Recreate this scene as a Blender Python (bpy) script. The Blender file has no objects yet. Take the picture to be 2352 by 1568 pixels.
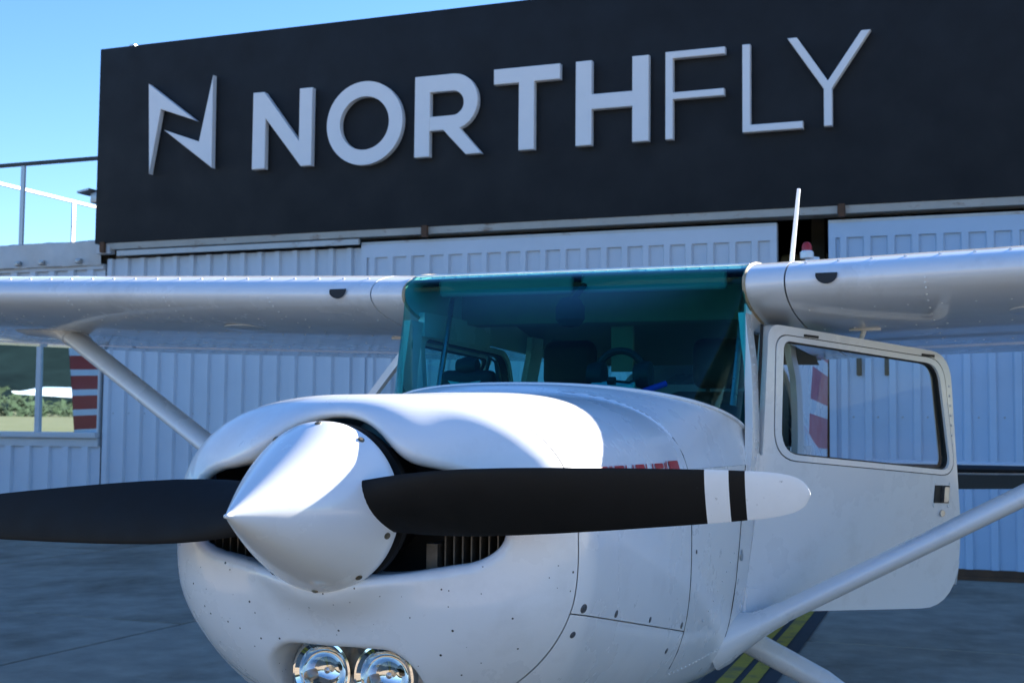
import bpy, bmesh, math, random
import numpy as np
from mathutils import Vector, Matrix
random.seed(7); rng = np.random.default_rng(7)
S = bpy.context.scene
COL = S.collection

# ------------------------------------------------------------------ camera
YAW, PIT, ROL = 0.3682, 0.0668, 0.0092
cy_, sy_, cp_, sp_, cr_, sr_ = (math.cos(YAW), math.sin(YAW), math.cos(PIT), math.sin(PIT), math.cos(ROL), math.sin(ROL))
e1 = Vector((cy_, sy_, 0)); e2 = Vector((sy_ * sp_, -cy_ * sp_, cp_)); fwd = Vector((-sy_ * cp_, cy_ * cp_, sp_))
right = e1 * cr_ + e2 * sr_; up = e2 * cr_ - e1 * sr_
cam = bpy.data.cameras.new("camera"); camo = bpy.data.objects.new("camera", cam); COL.objects.link(camo)
M4 = Matrix((right, up, -fwd)).transposed().to_4x4(); M4.translation = Vector((1.2954, -2.3081, 1.3963)); camo.matrix_world = M4
cam.sensor_width = 36; cam.lens = 36 * 3010.757 / 2352; cam.clip_start = 0.05; cam.clip_end = 3000
cam.dof.use_dof = True; cam.dof.focus_distance = 2.75; cam.dof.aperture_fstop = 12.0
S.camera = camo

# ------------------------------------------------------------------ sky, sun, exposure
SUN = Vector((1.28, 2.07, 1.0)).normalized()
W = bpy.data.worlds.new("World"); S.world = W; W.use_nodes = True
nt = W.node_tree; bg = nt.nodes["Background"]
sky = nt.nodes.new("ShaderNodeTexSky"); sky.sky_type = 'NISHITA'; sky.sun_disc = False
sky.sun_elevation = math.asin(SUN.z); sky.sun_rotation = math.atan2(SUN.x, SUN.y)
sky.air_density = 1.0; sky.dust_density = 0.1; sky.ozone_density = 4.0; sky.altitude = 200
hs_ = nt.nodes.new("ShaderNodeHueSaturation"); hs_.inputs["Saturation"].default_value = 1.15; hs_.inputs["Hue"].default_value = .508; nt.links.new(sky.outputs[0], hs_.inputs["Color"]); nt.links.new(hs_.outputs[0], bg.inputs[0]); bg.inputs[1].default_value = 0.056
sl = bpy.data.lights.new("sun", 'SUN'); sl.energy = 5.0; sl.angle = math.radians(0.53); sl.color = (1.0, 0.93, 0.82)
so = bpy.data.objects.new("sun", sl); COL.objects.link(so); so.rotation_euler = SUN.to_track_quat('Z', 'Y').to_euler(); so.location = (8, 14, 12)
S.view_settings.view_transform = 'Standard'; S.view_settings.look = 'None'; S.view_settings.gamma = 1; S.view_settings.exposure = 2.5
S.render.engine = 'CYCLES'; S.cycles.max_bounces = 10; S.cycles.transparent_max_bounces = 16

# ------------------------------------------------------------------ materials
def new_mat(name):
    m = bpy.data.materials.new(name); m.use_nodes = True
    return m, m.node_tree, m.node_tree.nodes["Principled BSDF"]
def mat(name, col, rough=0.5, metal=0.0, coat=0.0, var=0.0, vscale=3.0, bump=0.0, bscale=40.0, stain=None, emit=None):
    """plain colour with noise variation, optional stains and fine relief"""
    m, t, b = new_mat(name); N = t.nodes; L = t.links
    b.inputs["Roughness"].default_value = rough; b.inputs["Metallic"].default_value = metal
    b.inputs["Coat Weight"].default_value = coat; b.inputs["Coat Roughness"].default_value = 0.06
    b.inputs["Base Color"].default_value = (*col, 1)
    tc = N.new("ShaderNodeTexCoord")
    if var > 0 or stain:
        no = N.new("ShaderNodeTexNoise"); no.inputs["Scale"].default_value = vscale; no.inputs["Detail"].default_value = 7; no.inputs["Roughness"].default_value = 0.6
        L.new(tc.outputs["Object"], no.inputs["Vector"])
        mr = N.new("ShaderNodeMapRange"); mr.inputs[1].default_value = 0.3; mr.inputs[2].default_value = 0.7
        mr.inputs[3].default_value = 1 - var; mr.inputs[4].default_value = 1 + var * 0.6
        L.new(no.outputs[0], mr.inputs[0])
        mx = N.new("ShaderNodeMix"); mx.data_type = 'RGBA'; mx.blend_type = 'MULTIPLY'; mx.inputs[0].default_value = 1
        mx.inputs[6].default_value = (*col, 1); L.new(mr.outputs[0], mx.inputs[7]); out = mx.outputs[2]
        if stain:
            scol, ssc, lo, hi, stretch = stain
            mp = N.new("ShaderNodeMapping"); mp.inputs["Scale"].default_value = stretch; L.new(tc.outputs["Object"], mp.inputs[0])
            n2 = N.new("ShaderNodeTexNoise"); n2.inputs["Scale"].default_value = ssc; n2.inputs["Detail"].default_value = 8; n2.inputs["Roughness"].default_value = 0.65
            L.new(mp.outputs[0], n2.inputs["Vector"])
            r2 = N.new("ShaderNodeMapRange"); r2.inputs[1].default_value = lo; r2.inputs[2].default_value = hi; L.new(n2.outputs[0], r2.inputs[0])
            m2 = N.new("ShaderNodeMix"); m2.data_type = 'RGBA'; L.new(r2.outputs[0], m2.inputs[0]); L.new(out, m2.inputs[6]); m2.inputs[7].default_value = (*scol, 1)
            out = m2.outputs[2]
        L.new(out, b.inputs["Base Color"])
        r3 = N.new("ShaderNodeMapRange"); r3.inputs[1].default_value = .3; r3.inputs[2].default_value = .7; r3.inputs[3].default_value = max(.02, rough - .06); r3.inputs[4].default_value = min(1, rough + .08)
        L.new(no.outputs[0], r3.inputs[0]); L.new(r3.outputs[0], b.inputs["Roughness"])
    if bump > 0:
        nb = N.new("ShaderNodeTexNoise"); nb.inputs["Scale"].default_value = bscale; nb.inputs["Detail"].default_value = 5
        L.new(tc.outputs["Object"], nb.inputs["Vector"])
        bp = N.new("ShaderNodeBump"); bp.inputs["Strength"].default_value = bump; bp.inputs["Distance"].default_value = 0.01
        L.new(nb.outputs[0], bp.inputs["Height"]); L.new(bp.outputs[0], b.inputs["Normal"])
    if emit:
        b.inputs["Emission Color"].default_value = (*emit, 1); b.inputs["Emission Strength"].default_value = 1
    return m
def nose_mat():
    """white paint with the small dark insect marks a nose bowl collects"""
    m = mat("nose_paint", (.8, .8, .79), .3, coat=.5, var=.02, vscale=5, stain=((.55, .535, .51), 5, .50, 1.0, (1, 1, 1)))
    t = m.node_tree; N = t.nodes; L = t.links; b = N["Principled BSDF"]
    src = b.inputs["Base Color"].links[0].from_socket
    tc = N.new("ShaderNodeTexCoord"); v = N.new("ShaderNodeTexVoronoi"); v.inputs["Scale"].default_value = 62
    L.new(tc.outputs["Object"], v.inputs["Vector"])
    sx = N.new("ShaderNodeSeparateColor"); L.new(v.outputs["Color"], sx.inputs[0])
    th = N.new("ShaderNodeMath"); th.operation = 'MULTIPLY'; th.inputs[1].default_value = 0.165; L.new(sx.outputs[0], th.inputs[0])
    pk = N.new("ShaderNodeMath"); pk.operation = 'GREATER_THAN'; pk.inputs[1].default_value = .55; L.new(sx.outputs[1], pk.inputs[0])
    lt = N.new("ShaderNodeMath"); lt.operation = 'LESS_THAN'; L.new(v.outputs["Distance"], lt.inputs[0]); L.new(th.outputs[0], lt.inputs[1])
    sp = N.new("ShaderNodeSeparateXYZ"); L.new(tc.outputs["Object"], sp.inputs[0])
    zz = N.new("ShaderNodeMath"); zz.operation = 'LESS_THAN'; zz.inputs[1].default_value = 1.13; L.new(sp.outputs[2], zz.inputs[0])
    m1 = N.new("ShaderNodeMath"); m1.operation = 'MULTIPLY'; L.new(lt.outputs[0], m1.inputs[0]); L.new(pk.outputs[0], m1.inputs[1])
    m2 = N.new("ShaderNodeMath"); m2.operation = 'MULTIPLY'; L.new(m1.outputs[0], m2.inputs[0]); L.new(zz.outputs[0], m2.inputs[1])
    mx = N.new("ShaderNodeMix"); mx.data_type = 'RGBA'; L.new(m2.outputs[0], mx.inputs[0]); L.new(src, mx.inputs[6]); mx.inputs[7].default_value = (.04, .035, .03, 1)
    L.new(mx.outputs[2], b.inputs["Base Color"])
    return m
def glass_mat(name, tint, refl=0.06, rough=0.0, streak=0.0, gcol=(1, 1, 1), f0=.04):
    """thin tinted pane: coloured see-through plus a Fresnel mirror"""
    m = bpy.data.materials.new(name); m.use_nodes = True; t = m.node_tree; t.nodes.clear(); N = t.nodes; L = t.links
    o = N.new("ShaderNodeOutputMaterial"); tr = N.new("ShaderNodeBsdfTransparent"); tr.inputs[0].default_value = (*tint, 1)
    gl = N.new("ShaderNodeBsdfGlossy"); gl.inputs["Roughness"].default_value = rough; gl.inputs[0].default_value = (*gcol, 1)
    lw = N.new("ShaderNodeLayerWeight"); lw.inputs[0].default_value = .5
    pw = N.new("ShaderNodeMath"); pw.operation = 'POWER'; pw.inputs[1].default_value = 5; L.new(lw.outputs["Facing"], pw.inputs[0])
    ad = N.new("ShaderNodeMath"); ad.operation = 'MULTIPLY_ADD'; ad.inputs[1].default_value = .95 - refl; ad.inputs[2].default_value = f0 + refl; ad.use_clamp = True; L.new(pw.outputs[0], ad.inputs[0])
    mx = N.new("ShaderNodeMixShader"); L.new(ad.outputs[0], mx.inputs[0]); L.new(tr.outputs[0], mx.inputs[1]); L.new(gl.outputs[0], mx.inputs[2])
    if streak:
        tc = N.new("ShaderNodeTexCoord"); no = N.new("ShaderNodeTexNoise"); no.inputs["Scale"].default_value = 2.2; no.inputs["Detail"].default_value = 1
        bp = N.new("ShaderNodeBump"); bp.inputs["Strength"].default_value = streak; bp.inputs["Distance"].default_value = .02
        L.new(tc.outputs["Object"], no.inputs["Vector"]); L.new(no.outputs[0], bp.inputs["Height"]); L.new(bp.outputs[0], gl.inputs["Normal"])
    L.new(mx.outputs[0], o.inputs[0]); return m
def ground_mat(name, c1, c2, scale, rough=.9):
    return mat(name, c1, rough, var=.26, vscale=scale * 2.5, stain=(c2, scale * .45, .50, .66, (1, .7, 1)), bump=.35, bscale=90)

M = {}
M['paint'] = mat("white_paint", (.8, .8, .79), .28, coat=.5, var=.025, vscale=4, stain=((.6, .58, .55), 8, .55, 1.0, (1, 1, 1)), bump=.02, bscale=9)
M['nose'] = nose_mat()
M['wing'] = mat("wing_paint", (.76, .76, .75), .22, coat=.6, var=.04, vscale=3, stain=((.42, .4, .37), 6, .55, 1.1, (1, .3, 1)), bump=.035, bscale=7)
M['spin'] = mat("spinner_paint", (.8, .8, .79), .22, coat=.6, var=.03, vscale=8, stain=((.35, .33, .3), 40, .72, .78, (1, 1, 1)))
M['blade'] = mat("blade_black", (.009, .008, .007), .6, var=.15, vscale=20, stain=((.07, .065, .06), 55, .70, .76, (1, 4, 4)), bump=.03, bscale=200)
M['blade'].node_tree.nodes['Principled BSDF'].inputs['Specular IOR Level'].default_value = .22
M['tipw'] = mat("tip_white", (.86, .85, .82), .4, var=.03, vscale=30, stain=((.15, .13, .1), 60, .66, .75, (1, 1, 1)))
M['red'] = mat("red_paint", (.45, .012, .012), .35, coat=.2, var=.06, vscale=6)
M['dark'] = mat("dark_metal", (.03, .03, .03), .5, metal=.3, var=.2, vscale=30)
M['black'] = mat("black_rubber", (.012, .012, .012), .6, var=.2, vscale=20)
M['steel'] = mat("bare_steel", (.5, .5, .5), .3, metal=1.0, var=.1, vscale=50)
M['chrome'] = mat("chrome", (.75, .73, .7), .06, metal=1.0)
M['fast'] = mat("fastener_steel", (.16, .16, .165), .4, metal=.7, var=.4, vscale=300)
M['bronze'] = mat("screw_brass", (.24, .2, .14), .4, metal=.8)
M['fin'] = mat("cylinder_alloy", (.12, .105, .085), .5, metal=.5, var=.3, vscale=40)
M['tint'] = glass_mat("windshield_tint", (.15, .64, .66), .0, streak=.12, gcol=(.45, .85, .92), f0=.016)
M['clear'] = glass_mat("clear_plexi", (.84, .89, .90), .0, streak=.05, f0=.010)
M['sidetint'] = glass_mat("side_tint", (.72, .86, .88), .0)
M['lens'] = glass_mat("lamp_lens", (.95, .95, .95), .02)
M['mirror'] = mat("window_mirror", (.70, .86, .92), .012, metal=1.0, bump=.010, bscale=1.2)
M['beige'] = mat("headliner", (.30, .25, .18), .85, var=.08, vscale=10)
M['visor'] = mat("visor_vinyl", (.30, .29, .26), .7)
M['seat'] = mat("seat_leather", (.035, .022, .018), .55, var=.2, vscale=12, bump=.1, bscale=60)
M['trim'] = mat("cabin_trim", (.10, .085, .07), .7, var=.15, vscale=10)
M['glare'] = mat("glareshield", (.015, .016, .017), .8)
M['paper'] = mat("paper", (.75, .75, .75), .8)
M['bluep'] = mat("blue_plastic", (.02, .05, .5), .4)
M['sign'] = mat("sign_black", (.0045, .005, .006), .75, var=.12, vscale=2.0, bump=.05, bscale=90)
M['letter'] = mat("letter_white", (.80, .78, .76), .5, var=.03, vscale=3)
M['sheet'] = mat("corrugated_paint", (.60, .63, .67), .4, var=.07, vscale=1.2, stain=((.30, .22, .15), 5, .68, .86, (1, 1, .25)))
M['sheet2'] = mat("corrugated_shade_blue", (.45, .56, .68), .4, var=.08, vscale=1.2, stain=((.25, .2, .16), 4, .72, .9, (1, 1, .2)))  # blue cast of the deep shade put into the sheet colour
M['sealant'] = mat("old_sealant", (.42, .34, .22), .8, var=.3, vscale=30)
M['beam'] = mat("rail_paint", (.55, .54, .50), .5, var=.12, vscale=2, stain=((.22, .10, .04), 7, .57, .72, (.6, 1, 1.5)))
M['rust'] = mat("rusty_iron", (.12, .055, .025), .8, var=.35, vscale=8)
M['flash'] = mat("grey_flashing", (.60, .58, .55), .55, metal=0, var=.15, vscale=3, bump=.6, bscale=6)
M['sill'] = mat("window_frame_paint", (.58, .56, .54), .5, var=.05, vscale=4)
M['slab'] = ground_mat("concrete_slab", (.34, .28, .205), (.17, .13, .085), 1.6)
M['joint'] = mat("tar_joint", (.02, .018, .016), .9)
M['elev'] = mat("elevator_shade_grey", (.16, .16, .15), .5, var=.08, vscale=4)  # dark grey holds the shade on the drooped elevator's underside
M['grass'] = ground_mat("grass_field", (.15, .14, .055), (.20, .165, .08), .5)
M['yellow'] = mat("yellow_line", (.46, .30, .015), .75, var=.18, vscale=4, stain=((.14, .11, .05), 5, .48, .70, (1, 1, 1)))
M['lineb'] = mat("black_border", (.032, .032, .032), .8, var=.25, vscale=5)
M['galv'] = mat("galvanised", (.4, .4, .4), .4, metal=.8)
M['int'] = mat("hangar_inside", (.10, .085, .06), .9, var=.2, vscale=1)
M['straw'] = mat("insulation", (.55, .45, .25), .9, var=.2, vscale=4)
M['hill'] = mat("wooded_hill", (.006, .012, .013), .95, var=.5, vscale=.03, bump=1.0, bscale=.15)  # distance haze put into the colour as a dark teal
M['hill'].node_tree.nodes['Principled BSDF'].inputs['Specular IOR Level'].default_value = .05
M['leaf'] = mat("far_foliage", (.025, .04, .018), .9, var=.4, vscale=.4)

# ------------------------------------------------------------------ mesh helpers
def mk(name, V, F, m, parent=None, smooth=True, sharp=None):
    me = bpy.data.meshes.new(name); me.from_pydata([tuple(map(float, v)) for v in V], [], [tuple(map(int, f)) for f in F]); me.validate()
    me.materials.append(m)
    if smooth:
        me.shade_smooth()
        if sharp: me.set_sharp_from_angle(angle=math.radians(sharp))
    o = bpy.data.objects.new(name, me); COL.objects.link(o)
    if parent is not None: o.parent = parent
    return o
def tag(o, label=None, cat=None, group=None, kind=None):
    if label: o["label"] = label
    if cat: o["category"] = cat
    if group: o["group"] = group
    if kind: o["kind"] = kind
    return o
def thing(name, loc, label, cat, group=None):
    o = bpy.data.objects.new(name, None); COL.objects.link(o); o.location = loc; o.empty_display_size = .2
    return tag(o, label, cat, group)
class MB:
    """collects shapes into one mesh"""
    def __init__(s): s.V = []; s.F = []
    def add(s, V, F):
        k = len(s.V); s.V += [tuple(v) for v in V]; s.F += [tuple(i + k for i in f) for f in F]; return s
    def box(s, a, b):
        (x0, y0, z0), (x1, y1, z1) = a, b
        return s.add([(x0, y0, z0), (x1, y0, z0), (x1, y1, z0), (x0, y1, z0), (x0, y0, z1), (x1, y0, z1), (x1, y1, z1), (x0, y1, z1)],
                     [(0, 3, 2, 1), (4, 5, 6, 7), (0, 1, 5, 4), (1, 2, 6, 5), (2, 3, 7, 6), (3, 0, 4, 7)])
    def bbox(s, a, b, r=.01):
        """box with chamfered edges"""
        bm = bmesh.new(); bmesh.ops.create_cube(bm, size=1)
        for v in bm.verts: v.co = Vector([(a[i] + b[i]) / 2 + v.co[i] * (b[i] - a[i]) for i in range(3)])
        bmesh.ops.bevel(bm, geom=list(bm.edges), offset=r, segments=3, affect='EDGES', profile=.5)
        bm.verts.index_update(); s.add([v.co[:] for v in bm.verts], [[v.index for v in f.verts] for f in bm.faces]); bm.free(); return s
    def tube(s, pts, r, n=10, cap=True, flat=None):
        """round tube along points; r number or list"""
        P = [Vector(p) for p in pts]; R = r if isinstance(r, (list, tuple)) else [r] * len(P)
        rings = []; prev = None
        for i, p in enumerate(P):
            t = (P[min(i + 1, len(P) - 1)] - P[max(i - 1, 0)]).normalized()
            u = prev if prev is not None else (Vector((0, 0, 1)) if abs(t.z) < .9 else Vector((1, 0, 0)))
            a = (u - t * u.dot(t)).normalized(); prev = a; b = t.cross(a)
            rings.append([p + (a * math.cos(k * 2 * math.pi / n) + b * math.sin(k * 2 * math.pi / n)) * R[i] for k in range(n)])
        V = [v[:] for g in rings for v in g]; F = []
        for i in range(len(P) - 1):
            for k in range(n): F.append((i * n + k, i * n + (k + 1) % n, (i + 1) * n + (k + 1) % n, (i + 1) * n + k))
        if cap: F.append(tuple(range(n))[::-1]); F.append(tuple((len(P) - 1) * n + k for k in range(n)))
        return s.add(V, F)
    def lathe(s, prof, c, axis='y', n=48):
        """prof: (along, radius) pairs around the axis through c"""
        V = []; F = []
        for a, r in prof:
            for k in range(n):
                t = 2 * math.pi * k / n; u, w = r * math.cos(t), r * math.sin(t)
                V.append({'y': (c[0] + u, c[1] + a, c[2] + w), 'z': (c[0] + u, c[1] + w, c[2] + a), 'x': (c[0] + a, c[1] + u, c[2] + w)}[axis])
        for i in range(len(prof) - 1):
            for k in range(n): F.append((i * n + k, i * n + (k + 1) % n, (i + 1) * n + (k + 1) % n, (i + 1) * n + k))
        return s.add(V, F)
    def grid(s, G, closed=False):
        G = np.asarray(G); h, w = G.shape[:2]; V = G.reshape(-1, 3).tolist(); F = []
        for i in range(h - 1):
            for j in range(w if closed else w - 1): F.append((i * w + j, i * w + (j + 1) % w, (i + 1) * w + (j + 1) % w, (i + 1) * w + j))
        return s.add(V, F)
    def prism(s, poly, f0, f1):
        """poly: 2-D outline; f0/f1 map (a, b) to the front and back points"""
        n = len(poly); V = [f0(*p) for p in poly] + [f1(*p) for p in poly]
        return s.add(V, [tuple(range(n)), tuple(range(2 * n - 1, n - 1, -1))] + [(i, i + n, (i + 1) % n + n, (i + 1) % n) for i in range(n)])
    def ring(s, A, B, f0, f1):
        """frame between outlines A (outer) and B (inner), same count"""
        n = len(A); V = [f0(*p) for p in A] + [f0(*p) for p in B] + [f1(*p) for p in A] + [f1(*p) for p in B]; F = []
        for i in range(n):
            j = (i + 1) % n
            F += [(i, j, n + j, n + i), (2 * n + i, 3 * n + i, 3 * n + j, 2 * n + j), (i, 2 * n + i, 2 * n + j, j), (n + i, n + j, 3 * n + j, 3 * n + i)]
        return s.add(V, F)
    def dome(s, p, nrm, r, h):
        nrm = Vector(nrm).normalized(); u = nrm.orthogonal().normalized(); w = nrm.cross(u); p = Vector(p); V = []
        for rr, hh in ((r, -.3 * h), (r * .7, h * .6)):
            V += [(p + (u * math.cos(k * math.pi / 3) + w * math.sin(k * math.pi / 3)) * rr + nrm * hh)[:] for k in range(6)]
        V.append((p + nrm * h)[:])
        return s.add(V, [(k, (k + 1) % 6, 6 + (k + 1) % 6, 6 + k) for k in range(6)] + [(6 + k, 6 + (k + 1) % 6, 12) for k in range(6)])
    def build(s, name, m, parent=None, smooth=True, sharp=35): return mk(name, s.V, s.F, m, parent, smooth, sharp)
def sstep(a, b, x):
    t = np.clip((x - a) / (b - a), 0, 1); return t * t * (3 - 2 * t)
def rounded(poly, r, n=6):
    """round the corners of a polygon; r one number or one for each corner"""
    out = []; k = len(poly)
    for i in range(k):
        p0, p, p1 = (np.array(poly[j % k], float) for j in (i - 1, i, i + 1)); rr = r[i] if isinstance(r, (list, tuple)) else r
        a = p + (p0 - p) / np.linalg.norm(p0 - p) * rr; b = p + (p1 - p) / np.linalg.norm(p1 - p) * rr
        for t in np.linspace(0, 1, n): out.append(tuple((1 - t) ** 2 * a + 2 * t * (1 - t) * p + t * t * b))
    return out

# ------------------------------------------------------------------ ground, apron
g = mk("ground", [(-900, -900, -.09), (900, -900, -.09), (900, 900, -.09), (-900, 900, -.09)], [(0, 1, 2, 3)], M['grass'], smooth=False); tag(g, kind="structure")
LX0, LW = -4.25 - 9 * 4.02, 4.02
ap = MB().box((LX0 - .1, -34.2, -.3), (LX0 + 18 * LW + .1, 34, -.012)).build("apron", M['joint'], smooth=False); tag(ap, kind="structure")
def slab_mesh(w, l):
    bm = bmesh.new(); bmesh.ops.create_cube(bm, size=1)
    for v in bm.verts: v.co = Vector((v.co.x * (w - .034), v.co.y * (l - .030), v.co.z * .05 - .025))
    bmesh.ops.bevel(bm, geom=[e for e in bm.edges if all(v.co.z > -.01 for v in e.verts)], offset=.006, segments=1, affect='EDGES')
    me = bpy.data.meshes.new("concrete_slab"); bm.to_mesh(me); bm.free(); me.materials.append(M['slab']); return me
SL = 5.0; sm = slab_mesh(LW, SL)
for i in range(18):
    off = {8: 5.63, 9: 3.1, 10: 6.73, 7: 4.9}.get(i, 5.0)
    y = off - math.floor((off + 34) / SL) * SL
    while y < 30:
        o = bpy.data.objects.new("concrete_slab", sm); COL.objects.link(o); o.location = (LX0 + (i + .5) * LW, y + SL / 2, random.uniform(-.002, .002)); o.parent = ap
        y += SL
def strip(a, b, y0, y1, z, m, name):
    f = lambda x, y: (x - .041 * (y - 6.33), y, z)
    n = 24; ys = np.linspace(y0, y1, n); V = []; F = []
    for yy in ys: V += [f(a, yy), f(b, yy)]
    for k in range(n - 1): F.append((2 * k, 2 * k + 1, 2 * k + 3, 2 * k + 2))
    return mk(name, V, F, m, ap, False)
strip(-.44, -.03, -20, 10.9, .005, M['lineb'], "line_border")
strip(-.345, -.255, -20, 10.9, .009, M['yellow'], "yellow_line"); strip(-.215, -.125, -20, 10.9, .009, M['yellow'], "yellow_line")
# far edge of the airfield behind the camera: a hedge line reading as one mass, wooded hills beyond
mb = MB()
for k in range(9000):
    x = rng.uniform(-260, 160); y = -170 + rng.normal(0, 4); h = 4.5 + 1.5 * math.sin(x * .05) + 1.2 * math.sin(x * .17 + 1) + .8 * math.sin(x * .61); z = rng.uniform(0, 1) ** .8 * h; s_ = rng.uniform(.25, .6)
    c = np.array((x, y, z)); a, b_, c_ = rng.normal(size=(3, 3)) * s_
    mb.add([c + a, c + b_, c + c_, c - a], [(0, 1, 2), (1, 3, 2)])
tag(mb.build("tree_line", M['leaf'], smooth=False), kind="stuff")
G = []
for i, r in enumerate(np.linspace(0, 1, 14)):
    row = []
    for j, a in enumerate(np.linspace(-2.7, -.45, 90)):
        d = 520 + 260 * r; hgt = (62 + 16 * math.sin(a * 7) + 9 * math.sin(a * 17 + 1)) * sstep(0, 1, r) + rng.normal(0, 1.6) * (r > 0)
        row.append((d * math.cos(a), d * math.sin(a), float(hgt) - .3))
    G.append(row)
tag(MB().grid(G).build("hills", M['hill']), kind="structure")

# ------------------------------------------------------------------ hangar
YW = 11.15
def corrugated(x0, x1, z0, z1, y, m, name, parent, pitch=.235, rib=.060, slope=.018, depth=.042, inset_top=None, start=None):
    """trapezoid sheet: pans set back, ribs standing proud towards -Y"""
    xs = [(x0, 0)]; x = (x0 if start is None else start) + .03
    while x + rib + 2 * slope < x1:
        xs += [(x, 0), (x + slope, -depth), (x + slope + rib, -depth), (x + 2 * slope + rib, 0)]; x += pitch
    xs.append((x1, 0)); V = []; F = []
    for a, d in xs: V += [(a, y + d, z0), (a, y + d, z1)]
    for k in range(len(xs) - 1): F.append((2 * k, 2 * k + 2, 2 * k + 3, 2 * k + 1))
    return mk(name, V, F, m, parent, False)
hg = thing("hangar", (0, 16, 0), "large hangar with white corrugated sliding doors behind the parked aircraft", "hangar")
hp = lambda o: (setattr(o, 'location', (0, -16, 0)), o)[1]
HX0, HX1 = -9.42, 15.4
hp(MB().box((HX0, 11.34, 0), (HX0 + .15, 31, 5.9)).build("side_wall", M['sheet'], hg, False)); hp(MB().box((HX1 - .15, 11.34, 0), (HX1, 31, 5.9)).build("side_wall", M['sheet'], hg, False))
hp(MB().box((HX0 + .151, 30.8, 0), (HX1 - .151, 31, 5.9)).build("back_wall", M['int'], hg, False))
hp(MB().box((HX0 - .1, 11.2, 5.9), (HX1 + .1, 31.1, 6.05)).build("roof", M['int'], hg, False))
hp(MB().box((HX0, 11.3, 3.63), (HX1, 11.5, 5.9)).build("header_wall", M['sheet'], hg, False))
# door track: sloped cover plate, channel below it
rail = MB(); rail.add([(HX0 + .12, 10.99, 3.66), (HX1, 10.99, 3.66), (HX1, 11.03, 3.585), (HX0 + .12, 11.03, 3.585), (HX1, 11.30, 3.585), (HX0 + .12, 11.30, 3.585), (HX0 + .12, 11.30, 3.66), (HX1, 11.30, 3.66)],
    [(0, 1, 2, 3), (3, 2, 4, 5), (0, 3, 5, 6), (1, 7, 4, 2)])
ro_ = hp(rail.build("door_track", M['beam'], hg, False))
hp(MB().box((HX0 + .3, 11.015, 3.50), (-5.75, 11.06, 3.562)).build("track_cover", M['beam'], hg, False))
for x in (-9.3, -4.89, -.31, 4.4):
    b = MB().box((x - .03, 10.95, 3.54), (x + .03, 11.0, 3.67)).box((x - .045, 10.965, 3.57), (x - .031, 10.998, 3.66)); hp(b.build("track_bracket", M['rust'], hg, False))
hp(MB().bbox((-9.42, 11.0, 3.53), (-9.22, 11.12, 3.64), .008).build("track_end_box", M['sill'], hg, False))
# inside: posts and braces seen through the gap of the doors
for x in (-2.6, -.72, 1.6): hp(MB().box((x - .07, 12.2, 0), (x + .07, 12.4, 5.88)).build("inner_post", M['int'], hg, False))
hp(MB().tube([(-1.6, 12.6, 2.4), (.6, 12.6, 4.1)], .05, 6).build("inner_brace", M['int'], hg))
tag(MB().bbox((-1.25, 12.9, 3.02), (-.25, 13.6, 3.45), .05).build("insulation_bale", M['straw']), "straw coloured bale on a shelf inside the dark door gap", "bale")
hb = MB().box((-2.4, 12.8, 2.92), (.6, 14.0, 3.02))
for x in (-2.3, .5): hb.box((x - .04, 12.85, 0), (x + .04, 12.95, 2.92)).box((x - .04, 13.85, 0), (x + .04, 13.95, 2.92))
tag(hb.build("storage_rack", M['int'], None, False), "dark storage rack standing inside the hangar door gap", "rack")
def leaf(x0, x1, y, label, framed, m, slots=(), group="corrugated sliding hangar doors"):
    z0, z1 = .06, 3.5
    d = thing("hangar_door", ((x0 + x1) / 2, y, 0), label, "hangar door", group)
    P = lambda o: (setattr(o, 'location', (-(x0 + x1) / 2, -y, 0)), o)[1]
    zt = z1 - .02
    if framed:
        zt = z1 - .15
        P(MB().box((x0, y - .03, zt), (x1, y + .06, z1)).build("top_frame", m, d, False))
        for a, b in ((x0, x0 + .07), (x1 - .07, x1)): P(MB().box((a, y - .028, .1), (b, y + .06, zt)).build("side_frame", m, d, False))
        P(MB().box((x0, y - .033, z1), (x1, y + .05, z1 + .03)).build("top_edge", M['beam'], d, False))
    a = x0 + (.07 if framed else 0); e = x1 - (.07 if framed else 0); w = .235 * 5
    n = max(1, round((e - a) / w))
    for k in range(n):
        P(corrugated(a + (e - a) * k / n, a + (e - a) * (k + 1) / n, .1, zt, y, m, "corrugated_sheet", d, pitch=(e - a) / n / 5))
    P(MB().box((x0, y - .034, .035), (x1, y + .05, .1)).build("bottom_rail", M['rust'], d, False))
    for (sx, sz) in slots: P(MB().bbox((sx - .025, y - .045, sz - .09), (sx + .025, y + .01, sz + .09), .012).build("handle_slot", M['black'], d))
    scr = MB()
    for k in range(int((e - a) / .235)):
        for z in (1.55, 2.95): scr.dome((a + .16 + k * .235, y - .001, z), (0, -1, 0), .011, .006)
    tag(P(scr.build("sheet_screws", M['galv'], d)), kind="stuff")
    return d
leaf(-9.375, -5.76, 11.16, "plain corrugated hangar door leaf beside the annex window", False, M['sheet'])
leaf(-5.75, -.98, 11.12, "framed corrugated hangar door leaf between the plain leaf and the dark gap", True, M['sheet'])
leaf(-.46, 4.3, 11.12, "shade blue hangar door leaf with two black handle slots", True, M['sheet2'], ((-.17, 2.05), (.10, 2.05)))
leaf(4.31, 9.3, 11.22, "hangar door leaf just past the one with handle slots", True, M['sheet2'])
leaf(9.31, 15.2, 11.12, "last hangar door leaf at the far end from the annex", True, M['sheet2'])
MBk = MB().box((-9.4, 11.05, -.0), (15.3, 11.30, .034)).build("floor_track", M['rust'], None, False); tag(MBk, "rusty steel floor track under the hangar doors", "track")

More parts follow.
